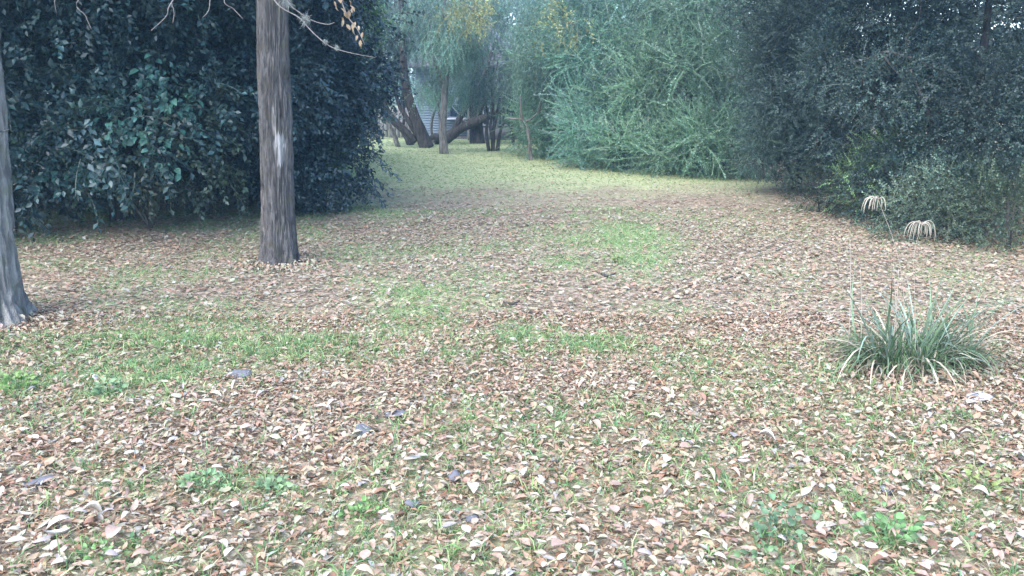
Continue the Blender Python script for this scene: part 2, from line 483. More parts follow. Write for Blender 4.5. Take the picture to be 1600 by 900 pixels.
# ------------------------------------------------------------------ grass
def grass_chunk(rng, n, y0, y1, h, wd, dens, near_):
    x, y = scatter(rng, n, y0, y1, dens)
    # tufts: pull blades towards tuft centres
    cell = 0.16
    cx = (np.floor(x / cell) + .5) * cell + (vnoise(xy3(np.floor(x / cell) * 3.7, np.floor(y / cell) * 5.1), 2) - .5) * cell
    cy = (np.floor(y / cell) + .5) * cell + (vnoise(xy3(np.floor(x / cell) * 2.3, np.floor(y / cell) * 7.7), 4) - .5) * cell
    k = 0.5 if near_ else 0.2
    x2 = x * (1 - k) + cx * k; y2 = y * (1 - k) + cy * k
    out = np.column_stack([x2 - cx, y2 - cy, np.zeros_like(x2)]) * 9
    m = len(x2)
    d = norm(out + rng.normal(0, .55, (m, 3)) * [1, 1, 0] + np.column_stack([np.zeros(m), np.zeros(m), rng.uniform(.5, 1.3, m)]))
    hh = h * np.exp(rng.normal(0, .35, m))
    side = norm(np.cross(d, norm(rng.normal(0, 1, (m, 3)) * [1, 1, .2])))
    b0 = np.column_stack([x2, y2, ground_z(x2, y2) - 0.005])
    wv = side * (wd * rng.uniform(.7, 1.4, m))[:, None]
    mid = b0 + d * (hh * .55)[:, None]
    tip = b0 + norm(d + np.column_stack([d[:, 0] * .8, d[:, 1] * .8, -rng.uniform(.1, .7, m)])) * hh[:, None]
    base = np.array([[.18, .29, .11], [.25, .33, .15], [.15, .26, .13], [.33, .36, .19], [.42, .37, .25]])[rng.choice(5, m, p=[.3, .28, .2, .14, .08])]
    c = base * np.array([.92, 1.0, .95]) * rng.uniform(.8, 1.25, (m, 1))
    if near_:
        V = np.stack([b0 - wv * .5, b0 + wv * .5, mid - wv * .45, mid + wv * .45, tip], 1)
        o = (np.arange(m) * 5)[:, None]
        Fs = [np.array([[0, 1, 3, 2]]) + o, np.array([[2, 3, 4]]) + o]
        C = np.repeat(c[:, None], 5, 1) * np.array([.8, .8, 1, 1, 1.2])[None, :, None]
    else:
        V = np.stack([b0 - wv * .5, b0 + wv * .5, tip], 1)
        o = (np.arange(m) * 3)[:, None]
        Fs = [np.array([[0, 1, 2]]) + o]
        C = np.repeat(c[:, None], 3, 1)
    return (V.reshape(-1, 3), Fs, C.reshape(-1, 3))
r = np.random.default_rng(202)
gd = lambda x, y: np.clip(green_at(x, y) - 0.05, 0, 1) ** 1.1
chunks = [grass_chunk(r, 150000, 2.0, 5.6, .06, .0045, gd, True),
          grass_chunk(r, 270000, 5.2, 12.5, .065, .0070, gd, False),
          grass_chunk(r, 170000, 11.5, 33.0, .05, .012, lambda x, y: gd(x, y) * .8, False)]
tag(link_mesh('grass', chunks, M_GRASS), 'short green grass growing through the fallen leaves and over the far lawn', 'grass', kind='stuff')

# small broad leaves of creeping weeds in the green patches
tv, tf = leaf_hi(1, .7, .4, .2, 0, 1)
x, y = scatter(r, 30000, 2.2, 8.5, lambda x, y: np.clip(green_at(x, y) * 1.1 - .3, 0, 1))
m = len(x); yaw = r.uniform(0, 6.28, m); tl = r.uniform(-.1, .8, m)
fr = frames_from(np.column_stack([np.cos(yaw) * np.cos(tl), np.sin(yaw) * np.cos(tl), np.sin(tl)]), norm(np.column_stack([r.normal(0, .4, (m, 2)), np.ones(m)])))
wc = np.array([.085, .17, .075]) * r.uniform(.7, 1.5, (m, 1)) * r.uniform(.85, 1.15, (m, 3))
tag(link_mesh('ground_cover', [inst(DIAV, DIAF2, fr, np.column_stack([x, y, ground_z(x, y) + r.uniform(.01, .05, m)]), r.uniform(.014, .032, m), wc)], M_GRASS),
    'low creeping green weeds mixed into the grass and leaf litter', 'weeds', kind='stuff')

# ------------------------------------------------------------------ sprigs and crowns
def sprig(rng, nl, L, ll, lw, arch=-.3, stemw=.004, leafvar=.35, stemcol=(1.3, 1.0, .8), angle=.9, two=True, zig=.0):
    """a twig along +x with leaves on both sides; colours are multipliers"""
    V, T, C = [], [], []
    t = np.linspace(0, 1, 4)
    def at(u): return np.array([u * L, zig * L * math.sin(u * 5), arch * L * u * u])
    if stemw:
        for u in t:
            q = at(u); V += [q + [0, 0, stemw * (1 - u * .7)], q - [0, stemw * .5, stemw * (1 - u * .7)]]; C += [stemcol] * 2
        for k in range(3): T += [[2 * k, 2 * k + 1, 2 * k + 3], [2 * k, 2 * k + 3, 2 * k + 2]]
    for k in range(nl):
        u = .12 + .88 * (k + rng.uniform(0, .6)) / nl
        u = min(u, 1)
        q = at(u)
        s = 1 if k % 2 else -1
        ang = s * angle * rng.uniform(.6, 1.3) * (1 if u < .93 else .2)
        el = rng.normal(0, .5)
        d = np.array([math.cos(ang) * math.cos(el), math.sin(ang) * math.cos(el), math.sin(el)])
        up = norm(np.array([rng.normal(0, .5), rng.normal(0, .5), 1.]))
        fr = frames_from(d[None], up[None])[0]
        sc = rng.uniform(.7, 1.2) * (1 - .35 * u)
        lv = np.array([[0, 0, 0], [.45, .5, .12], [1, 0, -.08], [.45, -.5, .12]]) * [ll * sc, lw * sc, ll * sc]
        b = len(V)
        V += list(lv @ fr + q)
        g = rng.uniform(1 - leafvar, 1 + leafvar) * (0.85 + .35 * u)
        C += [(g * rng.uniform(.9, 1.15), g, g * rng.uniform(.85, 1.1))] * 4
        T += [[b, b + 1, b + 2], [b, b + 2, b + 3]]
    return np.array(V), np.array(T), np.array(C)

def crown(rng, templates, lobes, n, col, scale=(.8, 1.25), out_w=1.0, up_w=.3, jit=.6, shell=(.6, 1.05), face=None, zmin=.1, lump=.28, lumpf=1.6, fade=None, colvar=.25, keep=None):
    lobes = [(np.array(c, float), np.array(R, float) * np.ones(3)) for c, R in lobes]
    area = np.array([(R[0] * R[1] * R[2]) ** (2 / 3) for c, R in lobes]); k = rng.choice(len(lobes), n, p=area / area.sum())
    Cc = np.array([c for c, R in lobes])[k]; Rr = np.array([R for c, R in lobes])[k]
    d = norm(rng.normal(0, 1, (n, 3)))
    rr = shell[0] + (shell[1] - shell[0]) * rng.random(n) ** .6
    lumps = 1 + lump * 2 * (fbm(d * Rr * lumpf + Cc, 3, 3) - .5)
    pos = Cc + d * Rr * (rr * lumps)[:, None]
    outd = norm(d / Rr)
    ok = pos[:, 2] > zmin
    if face is not None:
        fdir = norm(np.array(face, float))
        ok &= rng.random(n) < np.clip(.62 + .75 * (outd @ fdir), .10, 1)
    if keep is not None: ok &= keep(pos, rng)
    pos, outd = pos[ok], outd[ok]; n = len(pos)
    tone = np.clip((fbm(pos * 1.3, 9, 3) - .5) * 1.7 + .5, 0, 1)
    X_ = norm(outd * out_w + rng.normal(0, jit, (n, 3)) + np.array([0, 0, up_w]))
    up = norm(outd * .6 + np.array([0, 0, .9]) + rng.normal(0, .35, (n, 3)))
    fr = frames_from(X_, up)
    sc = rng.uniform(scale[0], scale[1], n)
    cc = np.array(col)[None] * (1 + colvar * 2 * (tone[:, None] - .5) * 2) * rng.uniform(.8, 1.2, (n, 1)) * rng.uniform(.93, 1.07, (n, 3))
    which = rng.integers(0, len(templates), n)
    out = []
    for q, (tv, tf, tc) in enumerate(templates):
        s = which == q
        if s.any(): out.append(inst(tv, tf, fr[s], pos[s], sc[s], cc[s], tc))
    return out

r = np.random.default_rng(303)
T_BROAD = [sprig(r, 10, .36, .095, .058, -.35, .005) for _ in range(4)]
T_SMALL = [sprig(r, 13, .30, .045, .026, -.15, .004) for _ in range(4)]
T_MED = [sprig(r, 10, .34, .082, .050, -.3, .004) for _ in range(4)]
T_SPRAY = [sprig(r, 30, .62, .058, .024, a, .007, stemcol=(1.5, 1.4, 1.2), angle=.8) for a in (-.35, -.2, -.45, .1)]
T_HANG = [sprig(r, 22, .55, .075, .022, a, .004, angle=.55) for a in (-.5, -.8, -.3, -.6)]
T_STRAND = [sprig(r, 18, .55, .040, .034, -.1, .003, angle=1.0) for _ in range(3)]
T_COARSE = [sprig(r, 10, .65, .16, .085, -.3, .01) for _ in range(4)]
T_YELLOW = [sprig(r, 7, .35, .08, .035, -.4, .004) for _ in range(3)]

def lumpy(rng, lobes, k=6, f=.42, face=None):
    out = []
    for c, Rr in lobes:
        c = np.array(c, float); Rr = np.array(Rr, float) * np.ones(3)
        out.append((c, Rr * .80))
        for q in range(k):
            d = rng.normal(0, 1, 3) + (np.array(face) * .9 if face is not None else 0)
            d = norm(d)
            out.append((c + d * Rr * rng.uniform(.78, 1.16), Rr.mean() * np.array([1, 1, .72]) * f * rng.uniform(.6, 1.25)))
    return out

def stems_for(rng, parent, H, n, r0, mat, lean=.35, name='stem', spread=.3):
    for k in range(n):
        a = rng.uniform(0, 6.28); b = rng.uniform(.3, 1) * spread
        p0 = [math.cos(a) * b * .3, math.sin(a) * b * .3, -.05]
        p1 = [math.cos(a) * b, math.sin(a) * b, H * .35]
        p2 = [math.cos(a) * (b + lean * H * .3), math.sin(a) * (b + lean * H * .3), H * .7]
        p3 = [math.cos(a) * (b + lean * H * .45), math.sin(a) * (b + lean * H * .45), H * .92]
        link_mesh(name, [tube([p0, p1, p2, p3], [r0, r0 * .8, r0 * .5, r0 * .15], 7, 4, .25, seed=k)], mat, parent, True)

def shrub(name, base, label, cat, lobes, tmpl, n, col, mat, seed, group=None, nstem=4, rstem=.035, stemmat=None, extra=None, highlight_sprigs=.14, **kw):
    rng = np.random.default_rng(seed)
    t = thing(name, base, label, cat, group)
    H = max(c[2] for c, R in lobes)
    if nstem >= 4: lobes = lumpy(rng, lobes, 7, .42, kw.get('face'))
    stems_for(rng, t, H, nstem, rstem, stemmat or M_DBARK)
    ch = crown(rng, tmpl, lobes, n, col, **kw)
    if highlight_sprigs:  # outermost sprigs get a brighter leaf colour: painted highlights of lit foliage
        highlight_sprigs = highlight_sprigs * (1.2 if mat is M_DARKLEAF else 1)
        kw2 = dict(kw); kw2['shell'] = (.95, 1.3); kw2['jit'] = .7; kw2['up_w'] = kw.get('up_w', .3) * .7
        ch += crown(rng, tmpl, lobes, int(n * highlight_sprigs), [min(.3, c_ * 1.5) for c_ in col], **kw2)
    if extra: ch += extra(rng)
    link_mesh('foliage', ch, mat, t)
    return t

DK = (.017, .044, .046)       # dark evergreen
MID = (.060, .095, .058)
LT = (.085, .135, .085)

# ---- left hedge -------------------------------------------------------------
face_l = (.75, -.65, .15)
HEDGE_L = 'dark evergreen shrubs of the left hedge'
def hang_strands(lobes_zone, n, col):
    def f(rng):
        out = []
        pos = np.column_stack([rng.uniform(lobes_zone[0], lobes_zone[1], n), rng.uniform(lobes_zone[2], lobes_zone[3], n), rng.uniform(lobes_zone[4], lobes_zone[5], n)])
        X_ = norm(rng.normal(0, .12, (n, 3)) + [0, 0, -1]); up = norm(rng.normal(0, 1, (n, 3)))
        fr = frames_from(X_, up)
        w_ = rng.integers(0, len(T_STRAND), n)
        for q, (tv, tf, tc) in enumerate(T_STRAND):
            s = w_ == q
            out.append(inst(tv, tf, fr[s], pos[s], rng.uniform(.7, 1.2, s.sum()), np.array(col)[None] * rng.uniform(.7, 1.3, (s.sum(), 1)), tc))
        return out
    return f

def base_at(px, py, back=0.0, side=0.0):
    g = G(px, py)
    return (g[0] + side, g[1] + back, 0.0)

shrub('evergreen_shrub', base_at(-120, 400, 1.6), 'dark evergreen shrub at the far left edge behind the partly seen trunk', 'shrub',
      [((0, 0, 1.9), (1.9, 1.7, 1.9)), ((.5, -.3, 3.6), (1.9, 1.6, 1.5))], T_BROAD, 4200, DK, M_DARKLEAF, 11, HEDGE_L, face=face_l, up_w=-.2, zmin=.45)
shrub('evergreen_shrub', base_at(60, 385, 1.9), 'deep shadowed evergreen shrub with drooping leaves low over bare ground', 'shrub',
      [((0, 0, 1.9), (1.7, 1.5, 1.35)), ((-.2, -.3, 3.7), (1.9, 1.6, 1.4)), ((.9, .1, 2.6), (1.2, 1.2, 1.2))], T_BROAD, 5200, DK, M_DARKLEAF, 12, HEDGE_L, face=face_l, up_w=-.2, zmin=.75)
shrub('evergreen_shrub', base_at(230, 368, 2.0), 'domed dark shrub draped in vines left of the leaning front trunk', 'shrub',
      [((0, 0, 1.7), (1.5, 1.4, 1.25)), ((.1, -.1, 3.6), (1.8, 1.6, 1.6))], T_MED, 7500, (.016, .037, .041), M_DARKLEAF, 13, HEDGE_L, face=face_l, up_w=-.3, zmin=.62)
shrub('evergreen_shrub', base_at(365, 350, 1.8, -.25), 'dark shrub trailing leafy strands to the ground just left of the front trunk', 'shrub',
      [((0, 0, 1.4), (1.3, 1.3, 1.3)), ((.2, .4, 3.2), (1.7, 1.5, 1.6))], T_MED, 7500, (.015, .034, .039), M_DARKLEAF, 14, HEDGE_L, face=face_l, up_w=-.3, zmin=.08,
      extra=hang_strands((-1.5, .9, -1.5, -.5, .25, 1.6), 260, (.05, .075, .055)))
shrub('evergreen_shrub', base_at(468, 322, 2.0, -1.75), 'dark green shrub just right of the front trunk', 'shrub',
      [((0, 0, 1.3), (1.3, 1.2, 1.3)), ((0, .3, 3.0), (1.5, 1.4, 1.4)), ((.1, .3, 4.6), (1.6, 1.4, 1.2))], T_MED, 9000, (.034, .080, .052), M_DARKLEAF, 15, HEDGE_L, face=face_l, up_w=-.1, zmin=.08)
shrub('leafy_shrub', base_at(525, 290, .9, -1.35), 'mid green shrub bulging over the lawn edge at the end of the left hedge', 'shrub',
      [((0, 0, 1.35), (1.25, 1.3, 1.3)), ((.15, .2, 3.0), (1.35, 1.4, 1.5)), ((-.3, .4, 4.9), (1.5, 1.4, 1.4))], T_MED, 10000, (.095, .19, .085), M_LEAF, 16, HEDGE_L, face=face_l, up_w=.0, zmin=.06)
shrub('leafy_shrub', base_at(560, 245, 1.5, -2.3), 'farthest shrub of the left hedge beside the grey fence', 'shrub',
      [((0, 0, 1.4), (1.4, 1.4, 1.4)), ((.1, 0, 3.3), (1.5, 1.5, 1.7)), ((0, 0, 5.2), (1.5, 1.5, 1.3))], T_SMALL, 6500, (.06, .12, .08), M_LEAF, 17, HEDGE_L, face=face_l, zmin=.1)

# large leaved shrub in the hedge: the leaves that can be told apart are objects
def leaf_object_set(rng, parent, pts, dirs, size, cols, shapes):
    src = []
    for tv, tf in shapes:
        o = link_mesh('leaf', [(tv, tf, None)], M_OBJLEAF, parent, False)
        src.append(o)
    for k, (p, d) in enumerate(zip(pts, dirs)):
        o = src[k] if k < len(src) else copy_of(src[k % len(src)], parent)
        d = norm(d); up = norm(rng.normal(0, .35, 3) + [0.15, -.55, .8])
        fr = frames_from(d[None], up[None])[0]
        s = size * rng.uniform(.7, 1.25)
        M = Matrix(((fr[0][0], fr[1][0], fr[2][0], p[0]), (fr[0][1], fr[1][1], fr[2][1], p[1]), (fr[0][2], fr[1][2], fr[2][2], p[2]), (0, 0, 0, 1)))
        o.matrix_local = M @ Matrix.Diagonal((s, s * rng.uniform(.8, 1.15), s, 1))
        c = cols[rng.integers(len(cols))]; v = rng.uniform(.75, 1.3)
        o.color = (c[0] * v, c[1] * v, c[2] * v, 1)

rng = np.random.default_rng(41)
bb = np.array(base_at(200, 372, .15))
t = thing('broadleaf_shrub', tuple(bb), 'shrub with large pale green pointed leaves standing out in front of the dark left hedge', 'shrub')
centers = [(150, 160, 24), (185, 190, 26), (245, 130, 26), (270, 165, 26), (225, 215, 24), (275, 210, 26), (255, 250, 24), (290, 170, 20), (215, 165, 20), (40, 220, 40), (90, 275, 30), (60, 250, 36), (240, 105, 22), (130, 265, 20)]
pts, dirs = [], []
Yc = bb[1] - .15
for px, py, rr_ in centers:
    cc_ = P(px, py, Yc) - bb
    link_mesh('stem', [tube([[0, .5, 0], [cc_[0] * .4, .45, cc_[2] * .6], cc_ + [0, .15, .05], cc_ + [.1, -.05, -.02]], [.016, .012, .006, .003], 5, 3)], M_DBARK, t, True)
    for k in range(21):
        off = rng.normal(0, .45, 3) * rr_ / FPX * Yc * [1.2, 1.3, .9]
        pts.append(cc_ + off); dirs.append(np.array([rng.normal(0, .8), -.5, -.55]) + norm(off) * .5)
leaf_object_set(rng, t, pts[:298], dirs[:298], .105, [(.05, .15, .13), (.04, .12, .10), (.065, .18, .14)],
                [leaf_hi(1, .62, .3, .25, -.15, 3), leaf_hi(1, .7, .2, .15, -.3, 3), leaf_hi(1, .5, .5, .3, -.1, 3)])
link_mesh('foliage', crown(rng, T_BROAD, [((0, .5, 1.2), (1.1, .6, 1.0)), ((-1.0, .5, 1.3), (.9, .6, .7))], 700, (.05, .08, .055), face=face_l, up_w=-.3, zmin=.5), M_DARKLEAF, t)

# ---- rows behind, coarse shared crowns -------------------------------------
rng = np.random.default_rng(51)
def coarse_tree(seed, H, spread):
    rg = np.random.default_rng(seed)
    t = thing('background_tree', (0, 0, 0), '', 'tree')
    lob = [((rg.normal(0, .25) * spread, rg.normal(0, .25) * spread, H * f), (spread * rg.uniform(.75, 1.05), spread * rg.uniform(.75, 1.05), H * .20)) for f in (.18, .36, .56, .75)]
    link_mesh('trunk', [tube([[0, 0, -.1], [.1, 0, H * .3], [0, .15, H * .6], [.1, 0, H * .85]], [.16, .13, .09, .03], 8, 5, .2, seed=seed)], M_DBARK, t, True)
    for k in range(4):
        a = k * 1.57 + rg.uniform(-.4, .4); z = H * rg.uniform(.25, .5)
        link_mesh('branch', [tube([[0, 0, z], [math.cos(a) * spread * .4, math.sin(a) * spread * .4, z + H * .12], [math.cos(a) * spread * .8, math.sin(a) * spread * .8, z + H * .18]], [.07, .05, .015], 6, 4)], M_DBARK, t, True)
    link_mesh('crown', crown(rg, T_COARSE, lob, 1500, (.045, .085, .075), shell=(.3, 1.05), zmin=.1), M_DARKLEAF, t)
    return t
protos = [coarse_tree(60 + k, 7.5, 2.3) for k in range(3)]
spots = [
    (-10.5, 9.5, 'left of the left hedge, beyond the frame edge'), (-8.6, 12.8, 'tall tree rising behind the left end of the hedge'), (-6.6, 15.0, 'tall tree rising behind the draped vine shrub'),
    (-5.7, 18.2, 'tall tree rising behind the front trunk'), (-6.2, 22.0, 'tall tree rising behind the mid green shrub of the left hedge'),
    (7.2, 24.0, 'tall tree rising behind the pale sprays on the right'), (10.5, 20.5, 'tall tree rising behind the right hand pale shrub'), (11.6, 16.0, 'tall tree rising behind the dark fine leaved tree'),
    (10.4, 12.2, 'tall tree rising behind the right edge shrubs'), (10.6, 8.5, 'tall tree past the right frame edge'), (9.6, 14.6, 'tall tree closing the gap behind the rightmost bushy tree'), (-7.6, 11.0, 'tree low behind the large leaved shrub'), (-5.9, 13.4, 'tree standing behind the shrub with leafy strands'),
    (-9.5, 39.0, 'tree behind the grey fence, leftmost'), (-5.2, 42.0, 'tree rising behind the sided wall of the house'), (-1.5, 43.5, 'tree rising behind the house porch'),
    (2.5, 42.0, 'tree rising behind the pale wall of the house'), (6.0, 38.0, 'tree right of the house'), (9.6, 34.0, 'tree beyond the right hand thicket'), (4.4, 30.5, 'tree between the house and the pale shrubs')]
for k, (x_, y_, lab) in enumerate(spots):
    src = protos[k % 3]
    if k < 3: o = src
    else:
        o = copy_of(src)
        for c_ in list(src.children): copy_of(c_, o)
    o.location = (x_, y_, 0); o.rotation_euler = (0, 0, rng.uniform(0, 6.28)); s = rng.uniform(.9, 1.15)
    o.scale = (s, s, s * (1.15 if y_ > 30 else 1.0))
    tag(o, 'dark ' + lab if lab.startswith(('tall', 'tree')) else 'dark tree ' + lab, 'tree', 'background trees round the clearing')

# ---- right thicket: pale spraying shrubs ------------------------------------
face_r = (-.55, -.8, .25)
SPR = 'pale green arching shrubs of the right thicket'
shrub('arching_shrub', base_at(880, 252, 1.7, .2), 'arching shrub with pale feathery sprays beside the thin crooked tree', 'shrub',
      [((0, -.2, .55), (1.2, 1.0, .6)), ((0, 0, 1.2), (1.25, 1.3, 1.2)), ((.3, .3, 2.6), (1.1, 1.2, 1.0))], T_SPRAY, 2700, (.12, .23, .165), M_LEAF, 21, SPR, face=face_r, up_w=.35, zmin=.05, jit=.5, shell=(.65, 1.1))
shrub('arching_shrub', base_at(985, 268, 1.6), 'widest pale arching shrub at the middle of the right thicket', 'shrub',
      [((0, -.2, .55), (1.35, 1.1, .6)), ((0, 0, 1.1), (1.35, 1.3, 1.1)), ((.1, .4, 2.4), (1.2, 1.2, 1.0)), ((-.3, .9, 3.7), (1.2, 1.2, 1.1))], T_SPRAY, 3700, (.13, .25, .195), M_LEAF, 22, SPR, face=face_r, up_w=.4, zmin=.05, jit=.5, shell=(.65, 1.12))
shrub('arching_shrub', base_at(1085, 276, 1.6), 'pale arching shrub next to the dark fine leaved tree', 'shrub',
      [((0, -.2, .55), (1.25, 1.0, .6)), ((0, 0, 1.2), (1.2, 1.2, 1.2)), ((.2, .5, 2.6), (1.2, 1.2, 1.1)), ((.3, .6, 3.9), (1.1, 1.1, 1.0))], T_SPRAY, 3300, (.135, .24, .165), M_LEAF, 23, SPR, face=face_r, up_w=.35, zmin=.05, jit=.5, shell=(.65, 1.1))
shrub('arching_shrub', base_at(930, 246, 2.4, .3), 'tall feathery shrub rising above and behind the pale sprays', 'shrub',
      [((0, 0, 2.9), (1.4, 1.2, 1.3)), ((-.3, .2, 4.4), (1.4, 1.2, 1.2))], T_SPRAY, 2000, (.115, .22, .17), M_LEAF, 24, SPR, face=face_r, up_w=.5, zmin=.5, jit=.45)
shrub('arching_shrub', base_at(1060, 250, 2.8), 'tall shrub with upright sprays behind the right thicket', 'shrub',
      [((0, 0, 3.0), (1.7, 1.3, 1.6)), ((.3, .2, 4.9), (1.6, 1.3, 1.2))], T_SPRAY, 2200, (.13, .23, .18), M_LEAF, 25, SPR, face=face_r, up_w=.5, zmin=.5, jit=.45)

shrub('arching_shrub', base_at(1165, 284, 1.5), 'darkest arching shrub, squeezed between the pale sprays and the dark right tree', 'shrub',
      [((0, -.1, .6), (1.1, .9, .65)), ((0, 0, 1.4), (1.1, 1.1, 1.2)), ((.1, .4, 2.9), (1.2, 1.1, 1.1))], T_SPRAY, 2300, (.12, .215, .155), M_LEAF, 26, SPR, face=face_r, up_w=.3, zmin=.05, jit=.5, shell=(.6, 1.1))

# ---- right dark fine leaved trees with crooked branches ----------------------
def fine_tree(name, base, label, limbs, lobes, n, col, seed, **kw):
    rg = np.random.default_rng(seed)
    t = thing(name, base, label, 'tree', 'dark fine leaved trees at the right')
    b = np.array(base)
    for k, (pts_, rr_) in enumerate(limbs):
        link_mesh('trunk' if k == 0 else 'branch', [tube([np.array(p) for p in pts_], rr_, 7, 5, .3, seed=k)], M_DBARK, t, True)
    link_mesh('crown', crown(rg, T_SMALL, lumpy(rg, lobes, 7, .42, kw.get('face')), n, col, **kw), M_LEAF, t)
    return t
bt = base_at(1270, 305, .9)
B = np.array(bt)
def rel(px, py, Y_): return P(px, py, Y_) - B
fine_tree('small_tree', bt, 'dark fine leaved tree whose crooked black branches show at the right',
          [([(0, 0, -.05), (.1, 0, .6), rel(1300, 150, B[1] - .2), rel(1370, 88, B[1] - .5), rel(1380, 20, B[1])], (.09, .075, .055, .04, .02)),
           ([rel(1340, 110, B[1] - .9), rel(1385, 80, B[1] - 2.05), rel(1430, 92, B[1] - 2.25), rel(1472, 116, B[1] - 2.40)], (.04, .04, .035, .02)),
           ([rel(1385, 84, B[1] - 2.00), rel(1425, 125, B[1] - 2.15), rel(1462, 134, B[1] - 2.30)], (.03, .022, .01)),
           ([rel(1290, 190, B[1] - .2), rel(1330, 165, B[1] - 1.90), rel(1380, 160, B[1] - 2.20), rel(1440, 152, B[1] - 2.30)], (.03, .022, .02, .008)),
           ([(0, 0, .1), rel(1290, 200, B[1] - 1.70), rel(1345, 120, B[1] - 2.00), rel(1400, 40, B[1] - 2.00)], (.06, .045, .03, .012)),
           ([(0, 0, .1), (-.4, -.2, .9), rel(1215, 140, B[1] - .3), rel(1180, 60, B[1])], (.05, .04, .03, .012))],
          [((-.1, -.2, .75), (.9, .9, .7)), ((.6, -.3, .7), (.9, .8, .65)), ((-.15, 0, 1.5), (1.0, 1.2, 1.15)), ((-.05, .1, 3.0), (1.2, 1.2, 1.2)), ((.7, .6, 2.0), (1.2, 1.0, 1.5)), ((.7, .3, 3.9), (1.5, 1.2, 1.1))], 15000, (.046, .084, .070), 31,
          face=face_r, up_w=.1, zmin=.06, shell=(.4, 1.08))
bt2 = base_at(1440, 350, 1.6)
B2 = np.array(bt2)
def rl(px, py, dy): return P(px, py, B2[1] + dy) - B2
fine_tree('small_tree', bt2, 'dark bushy tree filling the right side above the low green sprouts',
          [([(0, 0, -.05), (.05, 0, .9), (.2, .1, 2.2), (.1, 0, 3.6)], (.09, .07, .05, .02)),
           ([(0, 0, .3), rl(1385, 200, -.9), rl(1350, 130, -1.4), rl(1364, 98, -1.55), rl(1385, 81, -1.7), rl(1410, 88, -1.75), rl(1432, 93, -1.8), rl(1455, 106, -1.85), rl(1476, 117, -1.85)], (.05, .045, .03, .024, .022, .020, .019, .014, .007)),
           ([rl(1378, 83, -1.66), rl(1402, 114, -1.75), rl(1428, 126, -1.8), rl(1464, 137, -1.8)], (.016, .013, .012, .004)),
           ([rl(1418, 90, -1.76), rl(1416, 60, -1.8), rl(1436, 30, -1.8), rl(1440, -30, -1.7)], (.012, .009, .008, .004)),
           ([rl(1385, 81, -1.7), rl(1340, 96, -1.6), rl(1316, 90, -1.6)], (.012, .009, .004)),
           ([(0, 0, .3), (-.5, -.4, 1.3), (-.9, -.6, 2.0)], (.05, .03, .01)),
           ([(0, 0, .3), (.5, -.5, 1.0), (1.1, -.8, 1.9)], (.05, .03, .01))],
          [((0, 0, 1.15), (1.2, 1.1, 1.05)), ((.1, .3, 2.5), (1.3, 1.1, 1.1)), ((0, .2, 3.8), (1.4, 1.2, .9))], 11000, (.044, .080, .072), 32,
          face=face_r, up_w=.0, zmin=.12, shell=(.45, 1.08))
bt3 = base_at(1610, 385, 1.7)
fine_tree('small_tree', bt3, 'dark bushy tree at the right frame edge',
          [([(0, 0, -.05), (.05, 0, .9), (.2, .1, 2.2), (.1, 0, 3.4)], (.09, .07, .05, .02)),
           ([(0, 0, .3), (-.6, -.5, 1.2), (-1.0, -.6, 1.9)], (.05, .03, .01))],
          [((0, 0, 1.1), (1.3, 1.2, 1.05)), ((.2, .2, 2.5), (1.4, 1.2, 1.2)), ((.1, .2, 3.8), (1.4, 1.2, .9))], 12500, (.038, .070, .064), 33,
          face=face_r, up_w=.0, zmin=.12, shell=(.45, 1.08))
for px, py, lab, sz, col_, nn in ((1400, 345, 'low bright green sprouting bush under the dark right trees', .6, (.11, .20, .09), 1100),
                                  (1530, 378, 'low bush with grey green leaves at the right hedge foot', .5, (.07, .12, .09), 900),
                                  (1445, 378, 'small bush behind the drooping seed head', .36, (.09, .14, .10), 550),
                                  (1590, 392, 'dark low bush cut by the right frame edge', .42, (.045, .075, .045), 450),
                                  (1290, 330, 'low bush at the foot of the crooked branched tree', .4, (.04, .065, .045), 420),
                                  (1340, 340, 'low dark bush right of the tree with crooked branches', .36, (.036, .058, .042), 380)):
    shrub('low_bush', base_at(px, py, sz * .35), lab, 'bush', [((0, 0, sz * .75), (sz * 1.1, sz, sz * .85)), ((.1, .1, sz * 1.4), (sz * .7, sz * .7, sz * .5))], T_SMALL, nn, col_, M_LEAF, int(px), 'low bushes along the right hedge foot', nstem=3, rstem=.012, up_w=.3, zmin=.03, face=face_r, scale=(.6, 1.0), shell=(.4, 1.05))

# ------------------------------------------------------------------ trees by the far lawn
MIDT = 'trees at the far end of the lawn'
def lawn_tree(px, py, label, limbs, lobes=None, n=0, col=MID, seed=0, mat=None, tm=T_HANG, name='lawn_tree', **kw):
    rg = np.random.default_rng(seed)
    g = G(px, py)
    t = thing(name, tuple(g), label, 'tree', MIDT)
    for k, (pts_, wd) in enumerate(limbs):
        q = []
        for a in pts_:
            dy = a[2] if len(a) > 2 else 0
            pt = P(a[0], a[1], g[1] + dy) - g
            q.append(pt)
        q[0][2] = min(q[0][2], 0) - .05 if k == 0 else q[0][2]
        link_mesh('trunk' if k == 0 else 'branch', [tube(q, [x_ / FPX * g[1] / 2 for x_ in wd], 9, 6, .35, seed=k + seed)], mat or M_BARK, t, True)
    if lobes:
        ch = crown(rg, tm, lumpy(rg, [((P(l_[0], l_[1], g[1] + l_[4]) - g), (l_[2] / FPX * g[1], l_[5] if len(l_) > 5 else 1.1, l_[3] / FPX * g[1])) for l_ in lobes], 4, .45), int(n * 1.15), col, **kw)
        link_mesh('crown', ch, M_LEAF, t)
    return t
hangkw = dict(up_w=-1.0, out_w=.5, jit=.5, shell=(.3, 1.05), zmin=1.5, lump=.5)
lawn_tree(623, 229, 'thin tree leaning left in front of the grey fence', [([(623, 229), (612, 203), (598, 182), (585, 165), (575, 120, .3)], (8, 7, 6, 5, 3))],
          [(560, 80, 45, 55, .5), (590, 20, 45, 60, .5)], 500, (.11, .19, .17), 71, **hangkw)
